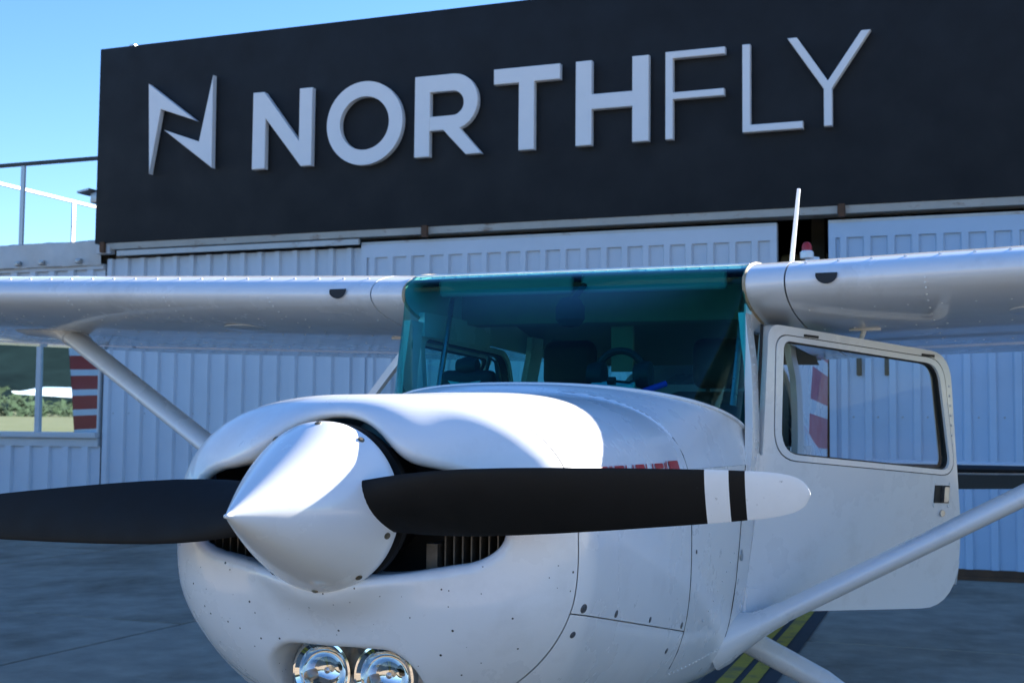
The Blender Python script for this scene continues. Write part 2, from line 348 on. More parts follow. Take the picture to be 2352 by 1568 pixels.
# ------------------------------------------------------------------ sign
SX0, SX1, SZ0, SZ1, SYF = -9.43, 15.4, 3.657, 6.127, 10.98
sg = thing("hangar_sign", (0, SYF, SZ0), "long black sign with raised white lettering over the hangar doors", "sign")
sp2 = lambda o: (setattr(o, 'location', (0, -SYF, -SZ0)), o)[1]
sp2(MB().bbox((SX0, SYF, SZ0), (SX1, SYF + .3, SZ1), .006).build("panel", M['sign'], sg, True, 30))
for x in (-9.0, -3.6, 1.4, 6.0): sp2(MB().box((x - .03, SYF + .05, SZ1 - .004), (x + .05, SYF + .16, SZ1 + .035)).build("top_clip", M['galv'], sg, False))
LY = SYF - .09
def letter(polys, name, off=.012):
    mb = MB()
    for p in polys: mb.prism(p, lambda a, b: (a, LY, b), lambda a, b: (a, SYF - off, b))
    o = mb.build(name, M['letter'], sg, False); bm = bmesh.new(); bm.from_mesh(o.data); bmesh.ops.recalc_face_normals(bm, faces=bm.faces)
    bmesh.ops.bevel(bm, geom=[e for e in bm.edges if all(abs(v.co.y - LY) < 1e-4 for v in e.verts)], offset=.006, segments=1, affect='EDGES'); bm.to_mesh(o.data); bm.free(); return sp2(o)
letter([[(-8.62, 5.59), (-8.58, 4.47), (-8.43, 5.26), (-7.92, 5.08)]], "logo_piece"); letter([[(-7.69, 5.62), (-7.68, 4.49), (-8.38, 5.0), (-7.87, 4.82)][::-1]], "logo_piece")
Z0, Z1 = 4.43, 5.35
letter([[(-7.12, Z1), (-6.97, Z1), (-6.49, 4.73), (-6.49, Z1), (-6.32, Z1), (-6.32, Z0), (-6.46, Z0), (-6.945, 5.03), (-6.945, Z0), (-7.12, Z0)]], "letter")
def oval(cx, cz, a, b, c, d, n=48):
    A = [(cx + a * math.cos(t), cz + b * math.sin(t)) for t in np.linspace(0, 2 * math.pi, n, endpoint=False)]
    B = [(cx + c * math.cos(t), cz + d * math.sin(t)) for t in np.linspace(0, 2 * math.pi, n, endpoint=False)]; return A, B
mb = MB(); mb.ring(*oval(-5.635, 4.875, .485, .485, .315, .31), lambda a, b: (a, LY, b), lambda a, b: (a, SYF - .012, b)); sp2(mb.build("letter", M['letter'], sg, True, 30))
# R: outline with bowl, the counter cut by joining through its left edge
arc = lambda cx, cz, rx, rz, a0, a1, n=14: [(cx + rx * math.cos(t), cz + rz * math.sin(t)) for t in np.radians(np.linspace(a0, a1, n))]
bowl_o = arc(-4.52, 5.035, .29, .315, 90, -75); bowl_i = arc(-4.54, 5.02, .14, .14, 90, -90)
letter([[(-5.0, Z1), (-4.52, Z1)] + bowl_o + [(-4.18, Z0), (-4.37, Z0), (-4.645, 4.72), (-4.81, 4.72), (-4.81, 4.88), (-4.54, 4.88)] + bowl_i[::-1] + [(-4.54, 5.16), (-4.81, 5.16), (-4.81, 4.72), (-4.815, 4.72), (-4.815, Z0), (-5.0, Z0)]], "letter")
letter([[(-4.04, Z1), (-3.27, Z1), (-3.27, 5.18), (-3.565, 5.18), (-3.565, Z0), (-3.745, Z0), (-3.745, 5.18), (-4.04, 5.18)]], "letter")
letter([[(-3.09, Z1), (-2.91, Z1), (-2.91, 4.98), (-2.46, 4.98), (-2.46, Z1), (-2.28, Z1), (-2.28, Z0), (-2.46, Z0), (-2.46, 4.815), (-2.91, 4.815), (-2.91, Z0), (-3.09, Z0)]], "letter")
letter([[(-2.1, Z1 + .01), (-1.47, Z1 + .01), (-1.47, 5.285), (-2.02, 5.285), (-2.02, 4.925), (-1.48, 4.925), (-1.48, 4.85), (-2.02, 4.85), (-2.02, Z0), (-2.1, Z0)]], "letter")
letter([[(-1.29, Z1 + .01), (-1.21, Z1 + .01), (-1.21, 4.52), (-.68, 4.52), (-.68, 4.445), (-1.29, 4.445)]], "letter")
letter([[(-.83, 5.38), (-.735, 5.38), (-.43, 4.91), (-.10, 5.39), (-.01, 5.39), (-.39, 4.83), (-.39, Z0 + .02), (-.47, Z0 + .02), (-.47, 4.83)]], "letter")
fl = MB().bbox((-9.54, 11.0, 4.18), (-9.435, 11.12, 4.32), .012).add([(-9.68, 10.92, 4.30), (-9.5, 10.92, 4.33), (-9.5, 11.16, 4.33), (-9.68, 11.16, 4.30), (-9.68, 10.92, 4.325), (-9.5, 10.92, 4.355), (-9.5, 11.16, 4.355), (-9.68, 11.16, 4.325)],
    [(0, 3, 2, 1), (4, 5, 6, 7), (0, 1, 5, 4), (1, 2, 6, 5), (2, 3, 7, 6), (3, 0, 4, 7)])
tag(fl.build("security_camera", M['galv'], None, True), "small grey camera box fixed to the edge of the black sign", "camera")

# ------------------------------------------------------------------ annex left of the hangar, roof terrace railing
AX0, AX1 = -19.5, -9.385
an = thing("annex_building", (-14, 15, 0), "low grey annex with mirrored window and terrace roof beside the hangar", "building")
ap2 = lambda o: (setattr(o, 'location', (14, -15, 0)), o)[1]
WX0, WX1, WZ0, WZ1 = -12.4, -9.40, 1.31, 2.62
for (a, b, z0, z1) in ((WX0, AX1, 2.68, 3.36), (AX0, WX0, 0, 3.36), (WX0, AX1, 0, 1.13)):
    n = max(1, round((b - a) / 1.25))
    for k in range(n): ap2(corrugated(a + (b - a) * k / n, a + (b - a) * (k + 1) / n, z0, z1, YW, M['sheet'], "corrugated_sheet", an, pitch=(b - a) / n / 5, rib=.09))
ap2(MB().box((AX0, YW + .06, 0), (AX1, YW + .2, 1.2)).build("back_wall", M['int'], an, False)); ap2(MB().box((AX0, YW + .06, 2.62), (AX1, YW + .2, 3.6)).build("back_wall", M['int'], an, False))
ap2(MB().box((AX0, 11.2, 3.55), (HX0 - .15, 19, 3.68)).build("roof", M['int'], an, False))
ap2(MB().box((AX0, 11.3, 0), (AX0 + .1, 19, 3.5)).build("side_wall", M['sheet'], an, False)); ap2(MB().box((AX0, 18.9, 0), (HX0 - .16, 19, 3.5)).build("side_wall", M['sheet'], an, False))
# crumpled flashing along the parapet
G = []
for z, y in ((3.40, YW - .075), (3.41, YW - .085), (3.55, YW - .09), (3.70, YW - .10), (3.72, YW - .05), (3.71, YW + .25)):
    G.append([(x, y + .012 * math.sin(x * 7 + z * 9) + rng.normal(0, .006), z + (.003 * math.sin(x * 5.3) + rng.normal(0, .003) if z > 3.6 else 0)) for x in np.linspace(AX0, AX1 - .01, 120)])
ap2(MB().grid(G).build("parapet_flashing", M['flash'], an))
ap2(MB().box((AX0, YW - .05, 3.355), (AX1, YW + .05, 3.42)).build("eave_trim", M['sill'], an, False))
for x in (-10.68, -10.3, -9.72, -11.6): ap2(MB().bbox((x - .04, YW - .13, 3.43), (x + .04, YW - .07, 3.49), .01).tube([(x, YW - .10, 3.46), (x + .03, YW - .16, 3.46)], .014, 8).build("cable_clip", M['galv'], an))
# window: frame bars, panes, sill
fr = MB()
for (a, b, z0, z1) in ((WX0, WX0 + .06, WZ0, WZ1), (-10.40, -10.33, WZ0, WZ1), (WX1 - .03, WX1, WZ0, WZ1), (WX0, WX1, WZ1, WZ1 + .06)): fr.box((a, YW - .03, z0), (b, YW + .05, z1))
wf = ap2(fr.build("window_frame", M['sill'], an, False))
for (a, b) in ((WX0 + .06, -10.40), (-10.33, WX1 - .03)):
    po = MB().box((a, YW + .0, WZ0), (b, YW + .012, WZ1)); po.V = [(x, y - .011 * (z - WZ0) / (WZ1 - WZ0), z) for x, y, z in po.V]; po = po.build("pane", M['mirror'], wf, False)
so_ = MB().bbox((WX0, YW - .09, 1.235), (WX1, YW + .05, 1.31), .01).build("sill", M['sill'], an, True); ap2(so_)
ap2(MB().box((WX0, YW - .04, 1.13), (WX1, YW + .05, 1.234)).build("sill_trim", M['sill'], an, False))
rl = thing("roof_railing", (-12, 11.3, 3.7), "thin steel railing with glass panes around the annex roof terrace", "railing")
rp = lambda o: (setattr(o, 'location', (12, -11.3, -3.7)), o)[1]
RZ = 4.78
rp(MB().box((-19, 11.13, RZ - .022), (-9.45, 11.18, RZ + .022)).build("top_rail", M['dark'], rl, False))
rp(MB().box((-12.06, 11.2, RZ - .02), (-12.01, 18.8, RZ + .02)).build("side_rail", M['sill'], rl, False))
for x in (-18, -16.2, -14.4, -12.55, -10.74): rp(MB().box((x - .03, 11.14, 3.6), (x + .03, 11.17, RZ - .022)).build("post", M['galv'], rl, False))
for y in (13.7, 15.9, 18): rp(MB().box((-12.05, y - .03, 3.6), (-12.02, y + .03, RZ - .02)).build("post", M['galv'], rl, False))

# ------------------------------------------------------------------ aircraft: fuselage cross-sections
HZ = 1.24
KEY = np.array([  # Y, half width, top, bottom, centre height, upper exponent, lower exponent
    (-.10, .485, 1.462, .74, 1.15, 2.75, 2.1), (.20, .490, 1.468, .73, 1.15, 2.75, 2.12), (.55, .508, 1.480, .695, 1.16, 2.8, 2.7), (.95, .525, 1.497, .655, 1.18, 2.9, 3.4),
    (1.6, .575, 1.90, .635, 1.35, 4.2, 6.0), (2.2, .575, 1.88, .645, 1.35, 4.2, 5.0), (2.6, .545, 1.86, .67, 1.35, 4.2, 3.4), (3.0, .49, 1.80, .73, 1.34, 3.4, 3.0), (3.4, .425, 1.73, .77, 1.33, 2.9, 2.9), (4.4, .30, 1.61, .90, 1.30, 2.6, 2.6),
    (5.6, .19, 1.42, .98, 1.22, 2.4, 2.4), (6.6, .10, 1.30, 1.04, 1.18, 2.2, 2.2), (7.3, .03, 1.23, 1.08, 1.16, 2, 2)])
def sec(Y): return [np.interp(Y, KEY[:, 0], KEY[:, k]) for k in range(1, 7)]
def taper(Y): return float(np.interp(Y, [.957, 1.5, 2.3, 3.0], [0, .10, .10, 0]))
def side_x(Y, z):
    hw, zt, zb, zc, n1, n2 = sec(Y); t = (z - zc) / (zt - zc) if z > zc else (zc - z) / (zc - zb); n = n1 if z > zc else n2
    return hw * max(0, 1 - min(1, t) ** n) ** (1 / n) * (1 - (taper(Y) * t if z < zc else 0))
def contour(Y, zs, nb=18):
    """points from the left sill down under the belly to the right sill; zs = side heights from the top down"""
    hw, zt, zb, zc, n1, n2 = sec(Y); R = [(side_x(Y, z), z) for z in zs]
    a0 = math.asin(min(1, ((zc - zs[-1]) / (zc - zb)) ** (n2 / 2)))
    for a in np.linspace(a0, math.pi / 2, nb)[1:]: R.append((hw * math.cos(a) ** (2 / n2) * (1 - taper(Y) * math.sin(a) ** (2 / n2)), zc - (zc - zb) * math.sin(a) ** (2 / n2)))
    return [(-x, Y, z) for x, z in R] + [(x, Y, z) for x, z in R[::-1][1:]]

# ---- cowling as one implicit surface: rounded body, rolled intake lips, lamp recess
def smax(a, b, r):
    u = np.maximum(r + a, 0); v = np.maximum(r + b, 0); return np.minimum(-r, np.maximum(a, b)) + np.sqrt(u * u + v * v)
def d_body(x, y, z):
    hw, zt, zb, zc, n1, n2 = [np.interp(y, KEY[:, 0], KEY[:, k]) for k in range(1, 7)]
    upm = z > zc; t = np.where(upm, (z - zc) / (zt - zc), (zc - z) / (zc - zb)); n = np.where(upm, n1, n2)
    f = (np.abs(x / hw) ** n + t ** n + 1e-12) ** (1 / n); return (f - 1) * .37
def sd_rbox(u, v, a, b, r):
    qx = np.abs(u) - a + r; qz = np.abs(v) - b + r
    return np.sqrt(np.maximum(qx, 0) ** 2 + np.maximum(qz, 0) ** 2) + np.minimum(np.maximum(qx, qz), 0) - r
def cowl(x, y, z):
    r = np.sqrt(x * x + (z - HZ) ** 2)
    front = .046 + .26 * x * x + .80 * np.maximum(0, 1.06 - z) ** 1.5 + .12 * np.maximum(0, z - 1.34) ** 1.2
    arch = np.exp(-((r - .205) / .055) ** 2) * sstep(1.27, 1.38, z)
    front = front - .035 * arch - .050 * np.exp(-((r - .165) / .05) ** 2) * sstep(1.16, 1.08, z)
    d = smax(d_body(x, y, z), (front - y) * .93, .15)
    # intakes: one slot across the nose plus the round hole for the spinner
    zc = 1.219; zh = .112 - .030 * sstep(.10, .34, np.abs(x))
    slot = sd_rbox(x, (z - zc) * (.112 / zh), .354, .112, .080)
    hole = r - (.130 + .046 * sstep(1.12, 1.26, z))
    k = .035; h = np.clip(.5 + .5 * (hole - slot) / k, 0, 1); op = hole * (1 - h) + slot * h - k * h * (1 - h)
    d0 = d
    d = smax(d, -op, .023)
    # landing light recess in the chin
    rec = sd_rbox(x, z - .868, .172, .086, .075); rec = np.maximum(rec, y - .26)
    d = smax(d, -rec, .010)
    inner = np.maximum(d0 + .022, .11 - y)
    inner = np.maximum(inner, -sd_rbox(x, z - .868, .19, .104, .08))   # keep the lamp bay walls solid
    return np.maximum(d, -inner)
def surface_nets(fn, lo, hi, h):
    lo = np.array(lo); n = np.ceil((np.array(hi) - lo) / h).astype(int) + 1
    ax = [lo[i] + h * np.arange(n[i]) for i in range(3)]
    X, Y, Z = np.meshgrid(*ax, indexing='ij', sparse=False); Fv = fn(X, Y, Z); sgn = Fv < 0
    c = np.zeros(n - 1, int)
    for d in np.ndindex(2, 2, 2): c += sgn[d[0]:n[0] - 1 + d[0], d[1]:n[1] - 1 + d[1], d[2]:n[2] - 1 + d[2]]
    act = (c > 0) & (c < 8); idx = -np.ones(act.shape, int); ii = np.argwhere(act); idx[act] = np.arange(len(ii))
    acc = np.zeros((len(ii), 3)); cnt = np.zeros(len(ii))
    cor = list(np.ndindex(2, 2, 2))
    for a in range(8):
        for b in range(a + 1, 8):
            A, B = np.array(cor[a]), np.array(cor[b])
            if np.abs(A - B).sum() != 1: continue
            fa = Fv[tuple((ii + A).T)]; fb = Fv[tuple((ii + B).T)]; k = (fa < 0) != (fb < 0)
            t = np.where(k, fa / np.where(k, fa - fb, 1), 0)
            acc[k] += (A + (B - A) * t[:, None])[k]; cnt[k] += 1
    V = lo + h * (ii + acc / cnt[:, None])
    for _ in range(4):
        e = 1e-3; f0 = fn(*V.T); gr = np.stack([(fn(*(V + e * np.eye(3)[k]).T) - fn(*(V - e * np.eye(3)[k]).T)) / (2 * e) for k in range(3)], 1)
        V = V - gr * np.clip(f0 / np.maximum((gr ** 2).sum(1), .05), -.004, .004)[:, None] * .7
    F = []
    for a in range(3):
        b, c_ = (a + 1) % 3, (a + 2) % 3; E = np.eye(3, dtype=int)
        sh = [slice(None)] * 3; s0 = list(sh); s1 = list(sh); s0[a] = slice(0, -1); s1[a] = slice(1, None)
        ch = sgn[tuple(s0)] != sgn[tuple(s1)]; P = np.argwhere(ch)
        P = P[(P[:, b] > 0) & (P[:, c_] > 0) & (P[:, b] < n[b] - 1) & (P[:, c_] < n[c_] - 1)]
        q = [idx[tuple((P - o).T)] for o in (0 * E[0], E[b], E[b] + E[c_], E[c_])]
        Q = np.stack(q, 1); flip = ~sgn[tuple(P.T)]; Q[flip] = Q[flip][:, ::-1]; F.append(Q)
    F = np.concatenate(F); return V, F[(F >= 0).all(1)]
AC = thing("light_aircraft", (0, 0, 0), "white high wing light aircraft with black propeller and open cabin door", "aircraft", "parked light aircraft")
CV, CF = surface_nets(cowl, (-.56, -.06, .615), (.56, .957, 1.54), .0085)
cme = bpy.data.meshes.new("cowl_all"); cme.from_pydata(CV.tolist(), [], CF.tolist())
def cut(name, planes, m):
    bm = bmesh.new(); bm.from_mesh(cme)
    for co, no in planes: bmesh.ops.bisect_plane(bm, geom=list(bm.verts) + list(bm.edges) + list(bm.faces), plane_co=co, plane_no=no, clear_outer=True)
    me = bpy.data.meshes.new(name); bm.to_mesh(me); bm.free(); me.materials.append(m); me.shade_smooth()
    o = bpy.data.objects.new(name, me); COL.objects.link(o); o.parent = AC; return o
SN = Vector((0, .18, 1)).normalized(); SP = Vector((0, .15, 1.04))
nose = cut("nose_bowl", [((0, .2, 0), (0, 1, .0))], M['nose'])
ucowl = cut("upper_cowl", [((0, .2025, 0), (0, -1, 0)), (SP + SN * .0012, -SN)], M['paint'])
lcowl = cut("lower_cowl", [((0, .2025, 0), (0, -1, 0)), (SP - SN * .0012, SN)], M['paint'])
bpy.data.meshes.remove(cme)
# seam backing, black baffle sheet added to darken the bay behind the intakes
MB().box((-.40, .235, .98), (.40, .26, 1.35)).build("dark_baffle", M['black'], AC, False)
for s in (-1, 1):
    eng = MB()
    for k in range(8): eng.box((s * (.215 + .019 * k) - .0016, .13, 1.08), (s * (.215 + .019 * k) + .0016, .24, 1.20))
    eng.box((s * .285 - .09, .128, 1.195), (s * .285 + .09, .235, 1.225)).box((s * .19 - .012, .12, 1.09), (s * .19 + .012, .235, 1.165)).box((s * .372 - .01, .12, 1.09), (s * .372 + .01, .235, 1.165))
    eng.build("engine_cylinder", M['fin'], AC, False)
MB().lathe([(.05, .05), (.05, .166), (.07, .166), (.07, .14), (.10, .13), (.24, .12)], (0, 0, HZ), n=64).build("ring_gear", M['dark'], AC)
# landing lights
for x in (-.0725, .0725):
    c = (x, .155, .886)
    lp = MB().lathe([(.06, .062), (.02, .068), (0, .0695), (-.008, .068), (-.009, .063), (-.004, .055), (.006, .0535)], c, n=48).build("landing_light", M['chrome'], AC)
    MB().lathe([(.006, .0535), (.018, .051), (.034, .043), (.046, .028), (.051, .013), (.052, .0)], c, n=48).build("reflector", M['chrome'], lp)
    MB().lathe([(.038, .007), (.016, .007), (.013, .0)], c, n=12).build("filament", M['steel'], lp)
    MB().lathe([(.002, .054), (-.003, .043), (-.007, .025), (-.008, .0)], c, n=48).build("lens", M['lens'], lp)
# cowl fasteners on the side seam and around the nose seam
def camloc(Y, z, r=.0085, s=1, parent=None):
    if Y < .95:
        fx = lambda x_, y_, z_: float(cowl(np.array([x_]), np.array([y_]), np.array([z_]))[0])
        xs_ = np.linspace(.60, .38, 440); fv = cowl(xs_, np.full(440, Y), np.full(440, z)); x = float(xs_[np.argmax(fv < 0)]); e = 2e-3
        n = Vector((fx(x + e, Y, z) - fx(x - e, Y, z), fx(x, Y + e, z) - fx(x, Y - e, z), fx(x, Y, z + e) - fx(x, Y, z - e))).normalized()
    else:
        x = side_x(Y, z); n = Vector((1, 0, 0))
    n.x *= s; p = Vector((s * x, Y, z)); u = n.orthogonal().normalized(); w = n.cross(u); V = []; k = 14
    for rr, hh in ((r, -.001), (r * .92, .0012), (r * .6, .0006), (r * .5, .0016)): V += [(p + (u * math.cos(2 * math.pi * i / k) + w * math.sin(2 * math.pi * i / k)) * rr + n * hh)[:] for i in range(k)]
    F = [(j * k + i, j * k + (i + 1) % k, (j + 1) * k + (i + 1) % k, (j + 1) * k + i) for j in range(3) for i in range(k)] + [tuple(3 * k + i for i in range(k))]
    mk("fastener", V, F, M['fast'], parent or lcowl, True, 12)
for s in (1,):
    for Y, z, r in ((.235, 1.038, .0105), (.42, 1.005, .009), (.66, .962, .0075), (.925, .914, .009)): camloc(Y, z, r, s)
    for Y, z, r in ((.86, .86, .008), (.232, .985, .008), (1.0, 1.09, .006)): camloc(Y, z, r, s, ucowl if z > 1 else lcowl)
# red lettering band on the cowl side (only its upper strokes clear the blade)
def red_bar(a0, a1, z0, z1, slant=-.10):
    pts = []
    for a, z in ((a0, z0), (a1, z0), (a1, z1), (a0, z1)):
        Y = .31 + a + slant * -(z - 1.26); pts.append((side_x(Y, z - .003) + .0035, Y, z - .003))
    mk("red_lettering", pts, [(0, 1, 2, 3)], M['red'], ucowl, False)
for a0 in (.00, .10, .235, .37):
    red_bar(a0, a0 + .008, 1.235, 1.322); red_bar(a0 + .020, a0 + .078, 1.310, 1.322); red_bar(a0 + .09, a0 + .098, 1.235, 1.322)
red_bar(.475, .483, 1.235, 1.326); red_bar(.495, .57, 1.302, 1.326); red_bar(.495, .513, 1.235, 1.302); red_bar(.513, .575, 1.262, 1.280)

# ---- spinner, propeller
R_, L_ = .169, .337
prof = [(-L_ + L_ * t, R_ * (1 - (1 - t) ** 1.16) / 1.0) for t in np.linspace(0, 1, 40)]
prof[0] = (-L_, .0005); prof.insert(1, (-L_ + .0015, .0035))
prop = MB().lathe(prof + [(.012, R_ * 1.0), (.013, R_ - .004)], (0, 0, HZ), n=96).build("spinner", M['spin'], AC, True, 60)
for k in range(10):
    a = math.radians(36 * k + 18); rr = R_ * (1 - (.045) ** 1.16); n_ = Vector((math.cos(a), -.45, math.sin(a))).normalized(); p = Vector((rr * math.cos(a), -.0155, HZ + rr * math.sin(a)))
    sc = MB(); sc.tube([p - n_ * .002, p + n_ * .0015], .0068, 12); sc.tube([p + n_ * .0010, p + n_ * .0030], .004, 8)
    sc.build("spinner_screw", M['bronze'], prop)
MB().lathe([(.0135, .16), (.014, .163), (.020, .163), (.022, .05)], (0, 0, HZ), n=64).build("backplate", M['dark'], AC)
def blade(sgn):
    """twisted blade; local r outward along +x (sgn +1) or its 180 degree turn"""
    rs = [.0, .10, .17, .22, .28, .34, .42, .50, .60, .70, .78, .80, .822, .850, .88, .905, .925, .938, .947, .953, .957, .9590]
    rs = [r * 1.006 for r in rs]
    if sgn < 0: rs[10:14] = [.815, .825, .845, .868]
    ch = np.interp(rs, [0, .12, .2, .28, .34, .45, .6, .7, .79, .85, .885, .91, .93, .943, .952, .958, .962, .9645], [.09, .12, .142, .148, .147, .139, .122, .110, .099, .090, .084, .077, .068, .058, .047, .034, .020, .004])
    be = np.interp(rs, [0, .15, .25, .34, .5, .6, .79, .96], [38, 36, 33, 29, 23.5, 20.5, 16, 13])
    th = np.interp(rs, [0, .15, .3, .6, .9, .96], [.06, .045, .026, .015, .007, .003]); tilt = .051 / .957
    G = []; n = 14
    for r, c, b, t in zip(rs, ch, be, th):
        b = math.radians(b); ring = []
        us = [(.5 - .5 * math.cos(math.pi * k / n)) for k in range(n + 1)]
        for u in us: ring.append((u, .62 * t * (math.sin(math.pi * u ** .8)) ** .8))
        for u in us[::-1][1:-1]: ring.append((u, -.38 * t * (math.sin(math.pi * u ** .8)) ** .8))
        row = []
        for u, w in ring:
            s = (.5 - u) * c          # towards the leading edge (up on the +x blade)
            z = s * math.cos(b) - w * math.sin(b); y = -s * math.sin(b) - w * math.cos(b)
            row.append((sgn * r, y - .035, HZ + sgn * (z + tilt * r)))
        G.append(row)
    G = np.array(G); segs = [(0, 11, 'blade', 'blade'), (11, 12, 'tipw', 'tip_band'), (12, 13, 'blade', 'tip_band'), (13, 21, 'tipw', 'blade_tip')]
    segs = [(0, 10, 'blade', 'blade'), (10, 12, 'tipw', 'tip_band'), (12, 13, 'blade', 'tip_band'), (13, 21, 'tipw', 'blade_tip')]
    first = None
    for a, b, m, nm in segs:
        mb = MB().grid(G[a:b + 1], True)
        if b == 21: mb.F.append(tuple((b - a) * G.shape[1] + k for k in range(G.shape[1])))
        o = mb.build(nm, M[m], AC if first is None else first, True, 40); first = first or o
blade(1); blade(-1)

# ---- lower fuselage tub, door hole on the cabin's left side
ZS = [1.30, 1.20, 1.08, .97, .865]
ys = [.957, 1.1, 1.25, 1.45, 1.62, 1.85, 2.1, 2.35, 2.56, 2.8, 3.1, 3.4]
rows = [contour(y, ZS) for y in ys]; G = np.array(rows); nw = G.shape[1]; mb = MB(); mb.V = G.reshape(-1, 3).tolist()
for i in range(len(ys) - 1):
    for j in range(nw - 1):
        hole = 4 <= i < 8 and (nw - 1 - j) <= 4      # left door opening
        if not hole: mb.F.append((i * nw + j, (i + 1) * nw + j, (i + 1) * nw + j + 1, i * nw + j + 1))
mb.build("fuselage", M['paint'], AC)
# tail cone
ty = [3.4, 3.7, 4.1, 4.6, 5.2, 5.8, 6.4, 6.9, 7.3]; G = []
for y in ty:
    hw, zt, zb, zc, n1, n2 = sec(y); row = []
    for a in np.linspace(0, 2 * math.pi, 56, endpoint=False):
        c, s = math.cos(a), math.sin(a); n = n1 if s > 0 else n2
        row.append((hw * math.copysign(abs(c) ** (2 / n), c), y, zc + ((zt - zc) if s > 0 else (zc - zb)) * math.copysign(abs(s) ** (2 / n), s)))
    G.append(row)
MB().grid(G, True).build("tail_cone", M['paint'], AC)
# ---- deck between firewall and windshield
def ws_base(u):
    a = abs(u); x = .548 * math.copysign(math.sin(a * math.pi / 2) ** .92, u); Y = 1.06 + .49 * (1 - math.cos(a * math.pi / 2)) ** 1.05; z = 1.518 - .118 * a ** 2.1
    return Vector((x, Y, z))
US = np.linspace(-1, 1, 49); deck = []
hw, zt, zb, zc, n1, n2 = sec(.957)
for t in np.linspace(-1.12, 1.12, 57):
    a = min(1, abs(t)); s = math.copysign(1, t)
    # start: upper contour of the firewall section from the 1.30 sill to the crown
    ang = math.pi / 2 * (1 - a) ; z0 = 1.30 + (zt - 1.30) * (1 - a ** 2.6); x0 = side_x(.957, min(z0, zt - 1e-5)) if a > .02 else 0
    if a < .42: x0 = x0  # crown
    P0 = Vector((s * x0, .957, z0)); P1 = ws_base(s * a)
    if abs(t) > 1: P0 = Vector((s * side_x(.957, 1.30), .957, 1.30)); P1 = Vector((s * (side_x(1.6, 1.30) if 1 else 0), 1.56, 1.40 - (abs(t) - 1) / .12 * .10))
    row = []
    for k in np.linspace(0, 1, 9):
        p = P0.lerp(P1, k); p.z += .006 * math.sin(math.pi * k) * (1 - a); row.append(p[:])
    deck.append(row)
# even out the start curve along its length
def resample(P, n):
    P = np.array(P); d = np.r_[0, np.cumsum(np.linalg.norm(np.diff(P, axis=0), axis=1))]; t = np.linspace(0, d[-1], n); return np.stack([np.interp(t, d, P[:, k]) for k in range(3)], 1)
top = []
for a in np.linspace(0, math.pi, 181):
    c, s = math.cos(a), math.sin(a); x = hw * math.copysign(abs(c) ** (2 / n1), c); z = zc + (zt - zc) * s ** (2 / n1)
    if z >= 1.30: top.append((x, .957, z))
top = [(-p[0], p[1], p[2]) for p in top]
st = resample([(-side_x(.957, 1.30), .957, 1.30)] + top + [(side_x(.957, 1.30), .957, 1.30)], 73)
bs = resample([(-side_x(1.56, 1.30), 1.56, 1.30)] + [ws_base(u)[:] for u in np.linspace(-1, 1, 81)] + [(side_x(1.56, 1.30), 1.56, 1.30)], 73)
G = [[tuple(st[i] * (1 - k) + bs[i] * k + np.array((0, 0, .008 * math.sin(math.pi * k) * (1 - abs(i / 36 - 1) ** 2)))) for k in np.linspace(0, 1, 10)] for i in range(73)]
MB().grid(G).build("cowl_deck", M['paint'], AC)
# rubber strip and thin dark seam along the windshield foot
MB().tube([(ws_base(u) + Vector((0, -.008, .002)))[:] for u in np.linspace(-1, 1, 61)], .006, 6).build("windshield_seal", M['paint'], AC)
# ---- airfoil, wings
def naca(c, n=26, t=.12, m=.02, p=.4, full=True):
    xs = .5 - .5 * np.cos(np.linspace(0, math.pi, n)); yt = 5 * t * (.2969 * np.sqrt(xs) - .126 * xs - .3516 * xs ** 2 + .2843 * xs ** 3 - .1030 * xs ** 4)
    yc = np.where(xs < p, m / p ** 2 * (2 * p * xs - xs ** 2), m / (1 - p) ** 2 * (1 - 2 * p + 2 * p * xs - xs ** 2))
    return xs * c, (yc + yt) * c, (yc - yt) * c
LEY, LEZ, INC = 1.50, 1.830, math.radians(4.9)
def wing_sec(x, s, u0=0, u1=1, n=26):
    """closed section at span x: list of points upper TE -> LE -> lower TE, chord fraction u0..u1"""
    a = max(0, x - 2.55) / 2.95; c = 1.63 - .50 * a; le = LEY + .02 * a; z0 = LEZ + math.tan(math.radians(1.85)) * (x - .55)
    xs, yu, yl = naca(c, n); k = (xs >= u0 * c - 1e-9) & (xs <= u1 * c + 1e-9)
    up_ = [(xx, zz) for xx, zz in zip(xs[k], yu[k])]; lo_ = [(xx, zz) for xx, zz in zip(xs[k], yl[k])]
    if u0 == 0: pts = up_[::-1] + lo_[1:]
    else: pts = up_[::-1] + lo_
    ca, sa = math.cos(INC), math.sin(INC)
    return [(s * x, le + px * ca + pz * sa, z0 - px * sa + pz * ca) for px, pz in pts]
def wing_pt(x, s, u, upper=True):
    a = max(0, x - 2.55) / 2.95; c = 1.63 - .50 * a; le = LEY + .02 * a; z0 = LEZ + math.tan(math.radians(1.85)) * (x - .55)
    xs, yu, yl = naca(c, 120); pz = np.interp(u * c, xs, yu if upper else yl); px = u * c; ca, sa = math.cos(INC), math.sin(INC)
    return Vector((s * x, le + px * ca + pz * sa, z0 - px * sa + pz * ca))
def loft_closed(secs, caps=True):
    mb = MB().grid(secs, True); n = len(secs[0])
    if caps: mb.F.append(tuple(range(n))[::-1]); mb.F.append(tuple((len(secs) - 1) * n + k for k in range(n)))
    return mb
NP = 40
